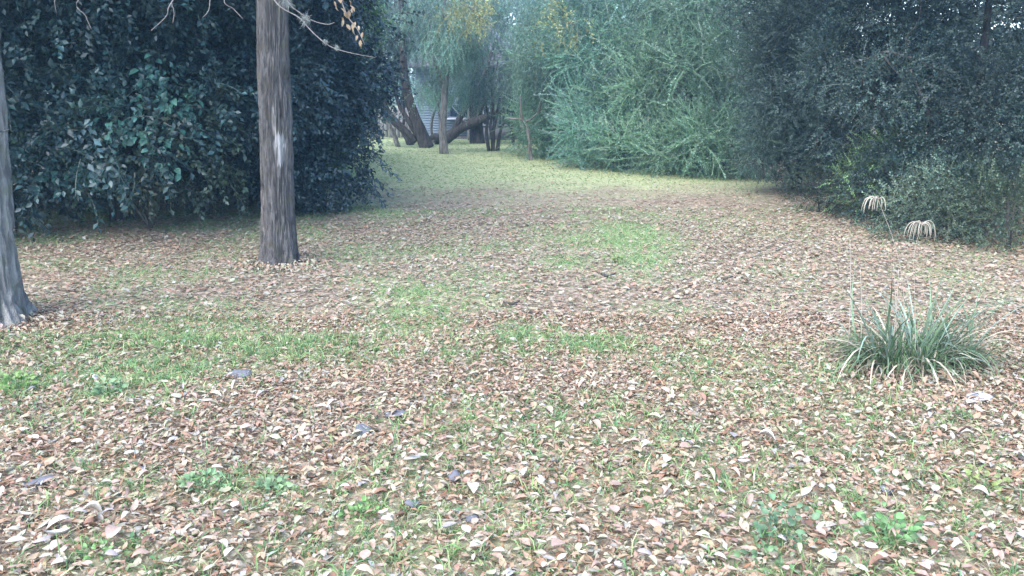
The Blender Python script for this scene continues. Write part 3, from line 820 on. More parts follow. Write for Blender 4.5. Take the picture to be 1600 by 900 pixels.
lawn_tree(664, 230, 'thick dark tree leaning left beside the sided house wall', [([(667, 230), (655, 200), (642, 165), (632, 120), (628, 40), (625, -60)], (24, 18, 15, 13, 10, 6)),
          ([(650, 222), (628, 198), (610, 178), (596, 150)], (10, 9, 7, 4)), ([(655, 215), (636, 185), (622, 160), (612, 110)], (10, 8, 6, 3))],
          [(625, 40, 50, 65, .5), (650, -40, 80, 70, .5), (600, 95, 25, 30, .2)], 1100, (.12, .20, .19), 72, mat=M_DBARK, **hangkw)
lawn_tree(694, 240, 'straight pale grey trunk standing in front of the leaning trees', [([(694, 240), (692, 200), (694, 160), (697, 110), (694, 50), (696, -60)], (15, 11, 10, 9, 7, 5)),
          ([(693, 130), (680, 100), (676, 70), (670, 30)], (6, 5, 4, 2)), ([(697, 120), (712, 90), (722, 60), (740, 10)], (6, 5, 4, 2))],
          [(722, 138, 26, 22, 1.5, .6), (668, 142, 18, 20, 1.5, .6), (690, 70, 40, 40, -.3), (720, 50, 45, 50, .2), (700, -20, 90, 60, .3)], 1500, (.16, .29, .24), 73, **hangkw)
lawn_tree(700, 225, 'dark fallen trunk curving low to the right over the lawn', [([(682, 222), (700, 215), (722, 199), (750, 187), (785, 174), (830, 168), (850, 150)], (18, 17, 15, 13, 10, 6, 3)),
          ([(706, 210), (722, 178), (742, 143), (756, 118), (775, 60)], (11, 9, 8, 6, 3)), ([(745, 188), (752, 160), (765, 140), (780, 90)], (6, 5, 4, 2)), ([(690, 218, -.2), (680, 214, -.3), (672, 216, -.3)], (12, 10, 7))],
          [(780, 120, 60, 42, .2), (800, 40, 70, 60, .4), (830, 110, 40, 45, 0), (760, -20, 80, 50, .4)], 1500, (.13, .22, .20), 74, mat=M_DBARK, **hangkw)
lawn_tree(676, 223, 'pair of slim pale stems between the thick leaning tree and the straight trunk', [([(676, 223), (674, 195), (680, 170), (688, 150), (690, 90)], (4, 4, 3.5, 3, 2)), ([(684, 222), (687, 198), (685, 170), (676, 140)], (4, 3, 3, 2))],
          [(684, 128, 20, 20, .2, .5)], 120, (.12, .20, .16), 82, **hangkw)
lawn_tree(640, 226, 'dark tree leaning left, second from the grey fence', [([(642, 226), (630, 205), (612, 188), (600, 160), (596, 110)], (10, 9, 7, 5, 3)), ([(628, 203), (632, 180), (628, 140)], (5, 4, 2))],
          [(605, 110, 30, 40, .3, .8), (600, 30, 50, 50, .3)], 700, (.13, .24, .20), 84, mat=M_DBARK, **hangkw)
lawn_tree(803, 226, 'thin dark sapling in front of the porch railing', [([(803, 226), (800, 200), (806, 175), (800, 120)], (5, 4, 4, 2)), ([(801, 205), (790, 185), (787, 160)], (3, 3, 1.5)), ([(803, 195), (815, 175), (822, 150)], (3, 3, 1.5))],
          [(800, 140, 30, 25, .2, .6)], 200, (.10, .17, .14), 83, mat=M_DBARK, **hangkw)
lawn_tree(770, 236, 'clump of dark thin stems rising from one base', [([(770, 236), (771, 205), (776, 180), (782, 150)], (7, 6, 5, 3)),
          ([(764, 236), (760, 208), (762, 180), (755, 150)], (6, 5, 4, 3)), ([(777, 236), (782, 205), (792, 180), (800, 150)], (7, 5, 4, 3)), ([(771, 225), (766, 200), (770, 172), (768, 140)], (5, 4, 4, 2))],
          [(775, 130, 40, 30, .3)], 220, (.11, .18, .16), 75, mat=M_DBARK, **hangkw)
lawn_tree(746, 224, 'broad dark trunk standing close to the house wall', [([(746, 222), (744, 190), (742, 150), (748, 90), (745, 0)], (24, 19, 17, 14, 9)),
          ([(741, 190), (733, 160), (728, 130)], (6, 5, 3)), ([(744, 195), (756, 160), (764, 130)], (6, 5, 3))],
          [(740, 60, 60, 60, .5), (735, 110, 35, 25, .3), (750, 20, 60, 40, .5)], 700, (.11, .19, .16), 76, mat=M_DBARK, **hangkw)
lawn_tree(829, 251, 'thin crooked tree forked to the left at the lawn edge', [([(830, 251), (827, 225), (824, 200), (815, 183), (813, 150)], (7, 5, 5, 4, 3)),
          ([(822, 190), (832, 184), (842, 172), (846, 150)], (4, 3, 3, 2)), ([(818, 187), (806, 186), (790, 184)], (3, 3, 2))],
          [(826, 100, 35, 45, .2), (850, 120, 35, 40, .4)], 420, (.13, .24, .19), 77, **hangkw)
lawn_tree(858, 247, 'slim sapling at the left end of the right thicket', [([(858, 247), (856, 210), (860, 160), (855, 90)], (6, 5, 4, 2)), ([(850, 244), (846, 205), (843, 170)], (4, 3, 2))],
          [(860, 110, 35, 60, .3), (850, 40, 45, 50, .5)], 480, (.12, .22, .17), 78, **hangkw)
# yellowing and pale trees that fill the top of the view over the lawn
lawn_tree(735, 221, 'tall tree with yellow green autumn leaves high over the lawn', [([(735, 221, 1.0), (733, 150, 1.0), (722, 60, 1.0), (730, -40, 1.0)], (9, 8, 6, 4))],
          [(718, 22, 42, 22, -8.5, .7), (745, 40, 20, 12, -8.5, .5), (882, 36, 20, 20, -12.5, .5)], 210, (.30, .34, .15), 79, tm=T_YELLOW, up_w=-.5, out_w=.5, jit=.6, shell=(.2, 1.05), zmin=1.5, name='yellowing_tree')
lawn_tree(668, 219, 'blue green leafed tree just left of the straight trunk over the lawn', [([(668, 219, 1.6), (672, 150, 1.6), (665, 60, 1.6), (670, -40, 1.6)], (9, 8, 6, 4))],
          [(660, 90, 42, 38, 1.2), (640, 20, 50, 50, 1.5), (860, 60, 50, 60, .5), (800, 20, 50, 40, 1), (560, 40, 40, 60, 2)], 1900, (.17, .31, .28), 80, **hangkw)

# ------------------------------------------------------------------ house and fence at the end of the lawn
M_SIDING = plain_mat('painted_siding', (.17, .22, .29), .6, .12, 5)
M_WHITE = plain_mat('faded_white_paint', (.40, .44, .50), .6, .08, 5)
M_PINKWALL = plain_mat('pale_render', (.62, .56, .52), .85, .15, 3)
M_ROOF = plain_mat('grey_roof', (.10, .11, .13), .7, .25, 6)
M_GLASS = plain_mat('dark_glass', (.03, .05, .09), .12, .2, 2)
M_PORCH = plain_mat('porch_blue', (.07, .10, .16), .6, .2, 4)
M_FENCE = plain_mat('weathered_fence', (.17, .17, .18), .9, .25, 6, stretch=(6, 6, .5))
hy = 33.0
hx0 = P(650, 200, hy)[0]; hx1 = P(742, 200, hy)[0]; hx2 = P(812, 200, hy)[0]; hx3 = P(900, 200, hy)[0]
hb = np.array([hx0, hy, 0.0])
house = thing('house', tuple(hb), 'low grey blue weatherboard house with a railed porch beyond the lawn trees', 'house')
W1, W2, W3 = hx1 - hx0, hx2 - hx0, hx3 - hx0
link_mesh('wall', [box(0, W1, .06, 6, 0, 2.7), box(W1, W2, 1.6, 6, 0, 2.7)], M_PORCH, house)
src = link_mesh('siding_board', [box(0, W1, -.0, .055, 0, .088)], M_SIDING, house)
# each board leans out at its lower edge
me = src.data
for v in me.vertices:
    if v.co.z > .05 and v.co.y < .01: v.co.y += .03
for k in range(27):
    o = src if k == 0 else copy_of(src, house)
    o.location = (0, 0, .12 + k * .095)
link_mesh('foundation', [box(-.02, W1 + .02, .02, 5.9, -.1, .11)], M_FENCE, house)
wf = link_mesh('window', [box(1.25, 2.15, -.05, .0, .79, .83), box(1.25, 2.15, -.05, 0, 1.75, 1.79), box(1.29, 1.33, -.045, 0, .83, 1.75), box(2.07, 2.11, -.045, 0, .83, 1.75), box(1.33, 2.07, -.04, 0, 1.26, 1.29)], M_SIDING, house)
link_mesh('pane', [box(1.33, 2.07, -.02, .004, .83, 1.75)], M_GLASS, wf)
link_mesh('window_sill', [box(1.2, 2.2, -.12, -.052, .73, .788)], M_WHITE, wf)
link_mesh('stair_rail', [tube([[1.05, -.5, 1.75], [1.45, -.55, 1.2], [2.1, -.6, .45]], [.014, .014, .014], 6, 2)], M_WHITE, house)
# roof
RV = np.array([[-.4, -.5, 2.62], [W3 + .3, -.5, 2.62], [W3 + .3, 3.2, 4.3], [-.4, 3.2, 4.3], [-.4, 6.6, 2.62], [W3 + .3, 6.6, 2.62]])
RV = np.vstack([RV, RV + [0, 0, .12]])
RF = np.array([[0, 3, 2, 1], [3, 4, 5, 2], [6, 7, 8, 9], [9, 8, 11, 10], [0, 1, 7, 6], [4, 10, 11, 5], [1, 2, 8, 7], [2, 5, 11, 8], [0, 6, 9, 3], [3, 9, 10, 4]])
link_mesh('roof', [(RV, RF, None)], M_ROOF, house)
link_mesh('porch_deck', [box(W1 + .01, W2 - .01, -.3, 1.58, 0, .42)], M_FENCE, house)
rail = link_mesh('railing', [box(W1 + .02, W2 - .02, -.24, -.19, 1.18, 1.24), box(W1 + .02, W2 - .02, -.24, -.19, .5, .55)], M_WHITE, house)
nb = 14
b0 = link_mesh('baluster', [box(-.018, .018, -.23, -.20, .552, 1.178)], M_WHITE, rail)
for k in range(nb):
    o = b0 if k == 0 else copy_of(b0, rail)
    o.location = (W1 + .1 + k * (W2 - W1 - .2) / (nb - 1), 0, 0)
pp = link_mesh('porch_post', [box(-.05, .05, -.29, -.245, .421, 2.6)], M_WHITE, house)
pp.location = (W1 + .08, 0, 0); o = copy_of(pp, house); o.location = (W2 - .1, 0, 0); o = copy_of(pp, house); o.location = ((W1 + W2) / 2, 0, 0)
w2 = link_mesh('window', [box(W1 + .5, W1 + 1.3, 1.52, 1.59, 1.0, 1.08), box(W1 + .5, W1 + 1.3, 1.52, 1.59, 1.95, 2.03), box(W1 + .5, W1 + .57, 1.53, 1.59, 1.08, 1.95), box(W1 + 1.23, W1 + 1.3, 1.53, 1.59, 1.08, 1.95)], M_WHITE, house)
link_mesh('pane', [box(W1 + .57, W1 + 1.23, 1.56, 1.595, 1.08, 1.95)], M_GLASS, w2)
link_mesh('rendered_wall', [box(W2 + .005, W3, -.3, 6, 0, 2.6)], M_PINKWALL, house)

fy = 33.6
fx0 = P(480, 200, fy)[0]; fx1 = hx0 - .15
fence = thing('fence', (fx0, fy, 0), 'weathered grey board fence left of the house behind the leaning trees', 'fence')
nb = int((fx1 - fx0) / .15)
fb = link_mesh('board', [box(0, .138, 0, .022, .03, 1.15)], M_FENCE, fence)
rgb = np.random.default_rng(5)
for k in range(nb):
    o = fb if k == 0 else copy_of(fb, fence)
    o.location = (k * .15, rgb.uniform(0, .01), rgb.uniform(-.015, .015))
link_mesh('rail', [box(0, nb * .15, .032, .09, .3, .39)], M_FENCE, fence); link_mesh('rail', [box(0, nb * .15, .032, .09, .85, .94)], M_FENCE, fence)
fp = link_mesh('fence_post', [box(-.05, .05, .092, .19, -.1, 1.2)], M_FENCE, fence)
for k in range(4):
    o = fp if k == 0 else copy_of(fp, fence)
    o.location = (.1 + k * (nb * .15 - .2) / 3, 0, 0)
fx2 = hx3 + .1
fence2 = thing('fence', (fx2, fy, 0), 'weathered grey board fence right of the house behind the thicket', 'fence')
for k in range(60):
    o = copy_of(fb, fence2); o.location = (k * .15, rgb.uniform(0, .01), rgb.uniform(-.015, .015))
link_mesh('rail', [box(0, 9, .032, .09, .3, .39)], M_FENCE, fence2)

# ------------------------------------------------------------------ the two near trunks
def big_trunk(name, label, base, axis_pts, radii, seed, mat, seg=128, sub=34, flare=.0):
    t = thing(name, tuple(base), label, 'tree')
    c = catmull(np.column_stack([np.array(axis_pts), np.array(radii)]), sub)
    C, R = c[:, :3], c[:, 3]
    th = np.linspace(0, 2 * math.pi, seg, endpoint=False)
    D = np.stack([np.cos(th), np.sin(th), 0 * th], -1)
    Z = C[:, 2]
    q = np.stack([np.broadcast_to(np.cos(th) * 3.2, (len(C), seg)), np.broadcast_to(np.sin(th) * 3.2, (len(C), seg)), np.broadcast_to((Z * 1.6)[:, None], (len(C), seg))], -1).reshape(-1, 3)
    big = fbm(q * .5, seed, 2).reshape(len(C), seg) - .5
    ridg = np.abs(fbm(q * np.array([4.4, 4.4, 1.5]), seed + 5, 3) - .5).reshape(len(C), seg) * 2
    fine = vnoise(q * np.array([7, 7, 5]), seed + 9).reshape(len(C), seg) - .5
    root = np.exp(-np.maximum(Z, 0) / .14)[:, None] * (flare * (.5 + .5 * np.cos(th * 5 + seed)) ** 2)[None]
    rr_ = R[:, None] * (1 + .14 * big - .22 * (1 - np.clip(ridg * 3.2, 0, 1)) + .09 * fine + root)
    V = C[:, None, :] + D[None] * rr_[..., None]
    n = len(C); V = V.reshape(-1, 3)
    i = np.arange(n - 1)[:, None] * seg; j = np.arange(seg)[None]; k = (j + 1) % seg
    F = np.stack([i + j, i + k, i + seg + k, i + seg + j], -1).reshape(-1, 4)
    link_mesh('trunk', [(V, F, None)], mat, t, True)
    return t

g1 = G(437, 412)
Y1 = g1[1]
def r1(px, py, dy=0): return P(px, py, Y1 + dy) - g1
px2m = Y1 / FPX
rt = .5 * px2m
M_T1 = bark_mat('front_trunk_bark', (.088, .084, .082), (.175, .168, .164), 44, 1.0, moss=(.13, .125, .10),
                patch=[(tuple(r1(443, 232) + [0, -.15, 0]), (.046, .12, .14), (.36, .36, .36)), (tuple(r1(433, 188) + [0, -.17, 0]), (.020, .12, .12), (.30, .29, .28)), (tuple(r1(415, 330) + [0, -.13, 0]), (.022, .10, .2), (.22, .20, .20))])
tree1 = big_trunk('front_tree', 'grey brown trunk with a white bark scar standing alone on the leaf litter', g1,
                  [r1(437, 424), r1(437, 412), r1(436, 385), r1(434, 320), r1(431, 200), r1(427, 90), r1(426, 0), r1(424, -130), r1(420, -400)],
                  [34 * px2m, 29 * px2m, 27 * px2m, 25.5 * px2m, 25 * px2m, 24 * px2m, 23.5 * px2m, 21 * px2m, 15 * px2m], 3, M_T1, flare=.28)
rng = np.random.default_rng(77)
# crown above the frame
top = r1(420, -400)
lob = []
for k in range(6):
    a = k * 1.05 + .3
    e = top + np.array([math.cos(a) * 2.0, math.sin(a) * 2.0, 1.1 + .4 * (k % 2)])
    link_mesh('branch', [tube([r1(423, -180 - 35 * k), (r1(423, -300) + e) / 2 + [0, 0, .1], e], [.09, .055, .015], 8, 6, .2, seed=k)], M_BARK, tree1, True)
    lob.append((e, (.9, .9, .6)))
link_mesh('crown', crown(rng, T_YELLOW, lob + [(top + [0, 0, 1.8], (1.2, 1.2, .8))], 900, (.17, .18, .07), shell=(.2, 1.1), zmin=3.2), M_LEAF, tree1)
# thin hanging branches in view
def twig(pts, wd, m=M_TWIG, parent=tree1, name='branch'):
    return link_mesh(name, [tube(pts, [x_ * px2m * .29 for x_ in wd], 6, 5, .9, rfreq=30)], m, parent, True)
d1 = -.45
b1 = twig([r1(424, -160, -.1), r1(410, -60, -.3), r1(430, 2, d1), r1(468, 28, d1), r1(488, 50, d1), r1(515, 72, d1), r1(545, 82, d1), r1(586, 90, d1)], (8, 5, 3, 3, 2.6, 2.2, 1.8, 1.2))
b2 = twig([r1(424, -150, -.1), r1(432, -50, -.35), r1(450, 2, d1), r1(466, 18, d1), r1(488, 32, d1), r1(511, 38, d1), r1(523, 35, d1)], (7, 4, 3, 2.5, 2.2, 1.8, 1.2))
twig([r1(405, -120, -.1), r1(320, -60, -.5), r1(268, 4, -.7), r1(260, 25, -.7), r1(236, 48, -.7)], (7, 5, 3, 2.2, 1.4))
twig([r1(268, 4, -.7), r1(272, 20, -.7), r1(270, 36, -.7)], (2, 1.8, 1.2))
twig([r1(405, -130, -.1), r1(240, -90, -.6), r1(126, -5, -.9), r1(134, 25, -.9), r1(143, 46, -.9)], (6, 4, 2.4, 2, 1.4))
twig([r1(330, -60, -.5), r1(328, 2, -.6), r1(325, 18, -.6), r1(316, 28, -.6)], (4, 2.4, 2, 1.2))
twig([r1(370, -60, -.4), r1(350, -2, -.6), r1(365, 14, -.6), r1(380, 30, -.6)], (4, 2.2, 2, 1.2))
twig([r1(100, -30, -.9), r1(86, -2, -.9), r1(88, 20, -.9)], (3, 2, 1.2))
def lichen(px, py, rr_, parent):
    c = r1(px, py, d1); n = 160
    V, F = [], []
    for k in range(n):
        d = norm(rng.normal(0, 1, 3) + [0, 0, -.35]); s = norm(np.cross(d, rng.normal(0, 1, 3))) * .0018
        st = c + rng.normal(0, .3, 3) * rr_
        b = len(V); V += [st - s, st + s, st + d * rr_ * rng.uniform(.7, 1.3) + [0, 0, -.15 * rr_]]; F.append([b, b + 1, b + 2])
    o = link_mesh('lichen_tuft', [(np.array(V), np.array(F), None)], M_LICHEN, parent)
for a in ((477, 29, .055, b2), (508, 65, .026, b1), (526, 74, .024, b1), (448, 2, .06, b2)): lichen(*a)
# twig with tan orange leaves
tw = thing('leafy_twig', tuple(P(520, -60, Y1 - .5)), 'hanging twig with tan orange autumn leaves at the top edge right of the front trunk', 'twig')
bs = P(520, -60, Y1 - .5)
def r2(px, py, dy=0): return P(px, py, Y1 - .5 + dy) - bs
link_mesh('stem', [tube([r2(520, -60), r2(530, -10), r2(543, 25), r2(558, 45), r2(570, 70)], [.008, .006, .005, .004, .002], 5, 4)], M_TWIG, tw, True)
lp = [(526, 5), (532, 12), (538, 18), (545, 16), (534, 26), (541, 38), (536, 30), (547, 8), (553, 42), (556, 34), (558, 55), (563, 62), (566, 68), (550, 12), (522, 2), (530, -8), (545, 0), (567, 50), (560, 40)]
pts = [r2(a, b, rng.normal(0, .05)) for a, b in lp]; dirs = [np.array([rng.normal(0, .35), rng.normal(0, .3), -1.]) for _ in lp]
leaf_object_set(rng, tw, pts, dirs, .062, [(.30, .22, .13), (.36, .29, .19), (.24, .17, .10)], [leaf_hi(1, .42, .3, .2, -.1, 3), leaf_hi(1, .5, .2, .2, .1, 3)])

g2 = G(-22, 508)
Y2 = g2[1]; pm2 = Y2 / FPX
def rb(px, py, dy=0): return P(px, py, Y2 + dy) - g2
M_T2 = bark_mat('left_trunk_bark', (.17, .165, .155), (.31, .305, .29), 26, .8, moss=(.20, .21, .17))
tree2 = big_trunk('edge_tree', 'pale grey trunk with flared roots cut by the left frame edge', g2,
                  [rb(-20, 520), rb(-22, 508), rb(-27, 470), rb(-36, 380), rb(-48, 200), rb(-60, 0), rb(-90, -300)],
                  [78 * pm2, 66 * pm2, 57 * pm2, 54 * pm2, 51 * pm2, 46 * pm2, 30 * pm2], 8, M_T2, flare=.42)
top = rb(-90, -300)
lob = []
for k in range(5):
    a = k * 1.25 + .8
    e = top + np.array([math.cos(a) * 1.6, math.sin(a) * 1.6, 1.2])
    link_mesh('branch', [tube([rb(-80, -230), (rb(-85, -280) + e) / 2 + [0, 0, .1], e], [.09, .055, .015], 8, 6, .2, seed=k)], M_BARK, tree2, True)
    lob.append((e, (.9, .9, .6)))
link_mesh('crown', crown(rng, T_YELLOW, lob, 600, (.12, .16, .07), shell=(.2, 1.1), zmin=3.0), M_LEAF, tree2)
tl_ = rb(8, 365)
for (a, b, c_) in ((8, 362, 24), (4, 205, 14)):
    link_mesh('twig_stub', [tube([rb(a - 12, b), rb(a + 2, b), rb(c_, b - 3)], [.006, .005, .003], 5, 3)], M_BARK, tree2, True)

# ------------------------------------------------------------------ ornamental grass clump
gc = G(1425, 578)
Yc = gc[1]; pmc = Yc / FPX
clump = thing('grass_clump', tuple(gc), 'large clump of arching strap leaved grass with two drooping seed heads', 'grass clump')
def blade_mesh(L, W, arch, lean):
    st = 8; V = []
    p = np.array([0., 0., 0.]); ang = lean
    for k in range(st + 1):
        u = k / st
        wd = W * (1 - u ** 2.2) * (.75 + .5 * min(u * 3, 1)) * .5
        V += [p + [0, wd, wd * .35], p + [0, 0, 0], p + [0, -wd, wd * .35]]
        ang2 = ang - arch * u
        p = p + np.array([math.cos(ang2), 0, math.sin(ang2)]) * L / st
    F = []
    for k in range(st):
        a = 3 * k
        F += [[a, a + 1, a + 4, a + 3], [a + 1, a + 2, a + 5, a + 4]]
    return (np.array(V), np.array(F), None)
rng = np.random.default_rng(88)
shapes = [(.66, .011, 1.9, 1.42), (.62, .011, 2.4, 1.3), (.66, .011, 1.2, 1.5), (.58, .012, 3.0, 1.2), (.45, .009, 2.6, 1.25), (.64, .009, .6, 1.4), (.40, .010, 1.8, .65), (.6, .010, 3.4, 1.2)]
bsrc = [link_mesh('blade', [blade_mesh(*s)], M_OBJLEAF, clump, True) for s in shapes]
sub_c = [(-.24, 0), (-.18, -.08), (-.02, .06), (.05, -.05), (.17, .03), (.28, 0), (.1, .12), (-.1, .1)]
for k in range(290):
    si = k % len(shapes)
    o = bsrc[si] if k < len(bsrc) else copy_of(bsrc[si], clump)
    cx_, cy_ = sub_c[rng.integers(len(sub_c))]
    x_ = cx_ + rng.normal(0, .035); y_ = cy_ + rng.normal(0, .035)
    outa = math.atan2(y_ * 1.0, x_) + rng.normal(0, .9)
    o.location = (x_, y_, 0.0)
    o.rotation_euler = (rng.normal(0, .2), rng.normal(0, .14), outa)
    s = rng.uniform(.55, 1.12)
    o.scale = (s, s, s)
    q = rng.random()
    dry = (si in (3, 6, 7) and q < .6) or q > .94
    base = (.46, .42, .32) if dry else [(.09, .155, .085), (.12, .19, .11), (.18, .25, .20), (.07, .125, .06)][rng.integers(4)]
    v = rng.uniform(.7, 1.3)
    o.color = (base[0] * v, base[1] * v, base[2] * v, 1)
# the finest blades of the clump, past counting, as one part
ch = []
for k in range(700):
    low = k % 7 < 2
    L_ = rng.uniform(.2, .42) if low else rng.uniform(.25, .5)
    v_, f_, _ = blade_mesh(L_, rng.uniform(.004, .008), rng.uniform(1.2, 3.6) if low else rng.uniform(1.0, 3.0), rng.uniform(.5, 1.3) if low else rng.uniform(1.1, 1.5))
    cx_, cy_ = sub_c[rng.integers(len(sub_c))]
    x_ = cx_ + rng.normal(0, .045); y_ = cy_ + rng.normal(0, .045)
    a = math.atan2(y_, x_) + rng.normal(0, 1.0)
    ca, sa = math.cos(a), math.sin(a)
    v_ = v_ @ np.array([[ca, sa, 0], [-sa, ca, 0], [0, 0, 1]]) + [x_, y_, 0]
    dry = low and rng.random() < .7 or rng.random() < .08
    c_ = np.array((.38, .33, .25) if dry else [(.08, .145, .06), (.11, .175, .08), (.16, .23, .15), (.06, .115, .045)][rng.integers(4)]) * rng.uniform(.7, 1.25)
    ch.append((v_, f_, np.broadcast_to(c_, v_.shape)))
tag(link_mesh('fine_blades', ch, M_GRASS, clump, True), kind='stuff')
M_STRAW = plain_mat('dry_straw', (.30, .27, .22), .85, .15, 20)
def rc(px, py, dy=0): return P(px, py, Yc + dy) - gc
def seed_head(px, py, stalk, rr_, n, side):
    s_ = link_mesh('stalk', [tube(stalk, [.0025] + [.0014] * (len(stalk) - 1), 5, 5)], M_STRAW, clump, True)
    c = rc(px, py)
    ch = []
    for k in range(n):
        a = rng.uniform(-1, 1) * 1.1 + side
        L = rr_ * rng.uniform(.5, 1.25)
        dx = math.sin(a); dyy = rng.uniform(-.5, .5)
        pts_ = [c, c + np.array([dx * .4, dyy * .3, .22]) * L, c + np.array([dx * .8, dyy * .6, .05]) * L, c + np.array([dx * 1.0, dyy * .8, -.45]) * L, c + np.array([dx * 1.02, dyy * .85, -.85]) * L]
        ch.append(tube(pts_, [.0012, .0024, .0028, .0026, .0010], 5, 4, .9, rfreq=150))
    link_mesh('seed_head', ch, M_STRAW, clump, True)
seed_head(1372, 312, [[-.06, 0, 0], rc(1412, 460), rc(1398, 382), rc(1372, 312)], .080, 13, -.45)
seed_head(1440, 352, [[0.02, 0, 0], rc(1430, 480), rc(1428, 400), rc(1440, 352)], .095, 16, 0)
for a, b in (((1328, 370), (1326, 540)), ((1396, 412), (1400, 560)), ((1344, 420), (1345, 540)), ((1404, 420), (1392, 560))):
    link_mesh('stalk', [tube([rc(b[0], b[1]), rc((a[0] + b[0]) / 2 + 2, (a[1] + b[1]) / 2), rc(*a)], [.003, .0025, .0015], 5, 4)], M_STRAW, clump, True)

# ------------------------------------------------------------------ weeds
def weed(px, py, label, n, L, H, col, seed, width=.6):
    rg = np.random.default_rng(seed)
    g = G(px, py); g[2] = ground_z(g[0], g[1])[0]
    t = thing('weed', tuple(g), label, 'weed', 'broad leaved weeds in the leaf litter')
    pts, dirs = [], []
    n = int(n * 2.3); L = L * .6; col = (col[0] * 1.15, col[1] * 1.02, col[2] * .85)
    for k in range(n):
        a = rg.uniform(0, 6.28); h = H * rg.uniform(.1, 1)
        pts.append(np.array([math.cos(a) * (H * .4 + .06) * rg.random(), math.sin(a) * (H * .4 + .06) * rg.random(), h * .8])); dirs.append(np.array([math.cos(a), math.sin(a), rg.uniform(.0, .9)]))
    leaf_object_set(rg, t, pts, dirs, L, [col, tuple(c * 1.2 for c in col), tuple(c * .75 for c in col)], [leaf_hi(1, width, .5, .2, -.15, 3), leaf_hi(1, width * 1.15, .3, .2, 0, 3)])
    link_mesh('stem', [tube([[0, 0, -.01], [.01, 0, H * .5], [0, .01, H * .85]], [.003, .002, .0015], 5, 3, col=(.10, .18, .07))], M_GRASS, t, True)
weed(1222, 850, 'tall blue green weed at the bottom edge, left of its brighter neighbour', 22, .055, .15, (.075, .16, .10), 1)
weed(1385, 848, 'bright green weed near the bottom edge at the lower right', 24, .055, .13, (.085, .20, .085), 2)
weed(560, 803, 'low fresh green weed left of the dark grey stones', 16, .045, .05, (.10, .22, .08), 3)
weed(320, 765, 'blue green spreading weed in the lower left grass', 26, .05, .06, (.12, .23, .13), 4)
weed(430, 765, 'blue green weed right of the spreading one in the lower left', 18, .05, .06, (.12, .22, .13), 5)
weed(170, 618, 'dark blue green weed near the left trunk', 22, .06, .08, (.10, .19, .11), 6)
weed(1535, 770, 'yellow green weed at the right edge below the clump', 18, .05, .10, (.13, .19, .075), 7)
weed(1195, 880, 'low green weed touching the bottom edge', 16, .045, .07, (.08, .16, .085), 8)
weed(1080, 690, 'small grey green weed right of the middle', 14, .04, .06, (.10, .155, .10), 9)
weed(1335, 790, 'pale green weed between stones at the lower right', 12, .04, .07, (.13, .19, .10), 10)
weed(1500, 655, 'small green weed below the grass clump', 14, .045, .06, (.10, .17, .09), 11)
weed(960, 412, 'small weed in the bright green patch in mid lawn', 12, .07, .1, (.10, .17, .06), 12)
weed(160, 880, 'bright green weed in the bottom left corner', 16, .04, .05, (.09, .19, .075), 13)
weed(25, 610, 'fresh green weed tuft at the left edge below the trunk', 22, .06, .12, (.11, .22, .07), 14)

# ------------------------------------------------------------------ stones and sticks
M_STONE = plain_mat('dark_stone', (.10, .105, .125), .85, .3, 25, bump=.6)
M_PALESTONE = plain_mat('pale_stone', (.36, .37, .40), .85, .15, 18, bump=.5)
def stone(px, py, wpx, hfac, label, mat, seed):
    rg = np.random.default_rng(seed)
    g = G(px, py); g[2] = ground_z(g[0], g[1])[0]
    R = wpx / FPX * g[1] / 2
    nu, nv = 14, 9
    V = []
    for a in range(nv):
        ph = math.pi * a / (nv - 1)
        for b in range(nu):
            th = 2 * math.pi * b / nu
            V.append([math.sin(ph) * math.cos(th), math.sin(ph) * math.sin(th), math.cos(ph)])
    V = np.array(V)
    ax = norm(rg.normal(0, 1, (7, 3)))
    cut = np.minimum.reduce([np.where(V @ a_ > .05, .62 / np.maximum(V @ a_, .05), 9) for a_ in ax])
    V = V * np.clip(cut, .5, 1.05)[:, None] * (1 + .1 * (fbm(V * 3, seed, 2) - .5))[:, None]
    V = V * [R * 1.2, R * .95, R * hfac]; V[:, 2] += R * hfac * .42 + .010
    F = [[a * nu + b, a * nu + (b + 1) % nu, (a + 1) * nu + (b + 1) % nu, (a + 1) * nu + b] for a in range(nv - 1) for b in range(nu)]
    o = link_mesh('stone', [(V, np.array(F)[:, ::-1], None)], mat)
    o.location = tuple(g); o.rotation_euler = (rg.normal(0, .1), rg.normal(0, .1), rg.uniform(0, 6))
    tag(o, label, 'stone', 'stones lying among the leaves')
stone(567, 674, 34, .62, 'dark blue grey stone half buried in grass left of centre', M_STONE, 1)
stone(710, 748, 30, .6, 'dark oval stone lying on brown leaves, nearest the middle', M_STONE, 2)
stone(645, 790, 32, .45, 'flat dark stone just right of the low fresh green weed', M_STONE, 3)
stone(740, 810, 24, .55, 'smallest dark stone, closest to the bottom edge of the photo', M_STONE, 4)
stone(372, 590, 40, .3, 'low dark stone flush with the grass in the left patch', M_STONE, 5)
stone(1532, 626, 34, .35, 'pale blue grey flat stone right below the grass clump', M_PALESTONE, 6)
stone(62, 762, 46, .22, 'flat grey stone covered in leaves at the lower left', M_STONE, 7)
stone(1385, 768, 30, .3, 'bluish stone between weeds at the lower right', M_STONE, 8)
stone(618, 648, 34, .22, 'low grey stone behind the half buried one', M_STONE, 9)
def stick(pts, r0, label, mat=M_DBARK):
    g = G(*pts[0]); q = []
    for a in pts:
        p_ = G(*a); p_[2] = ground_z(p_[0], p_[1])[0] + .02; q.append(p_ - g)
    o = link_mesh('stick', [tube(q, [r0] + [r0 * .8] * (len(q) - 2) + [r0 * .4], 6, 4, .4)], mat, None, True)
    o.location = tuple(g); tag(o, label, 'stick', 'sticks on the leaf litter')
stick([(1590, 720), (1600, 724), (1625, 722)], .012, 'short black stick at the right edge of the photo')
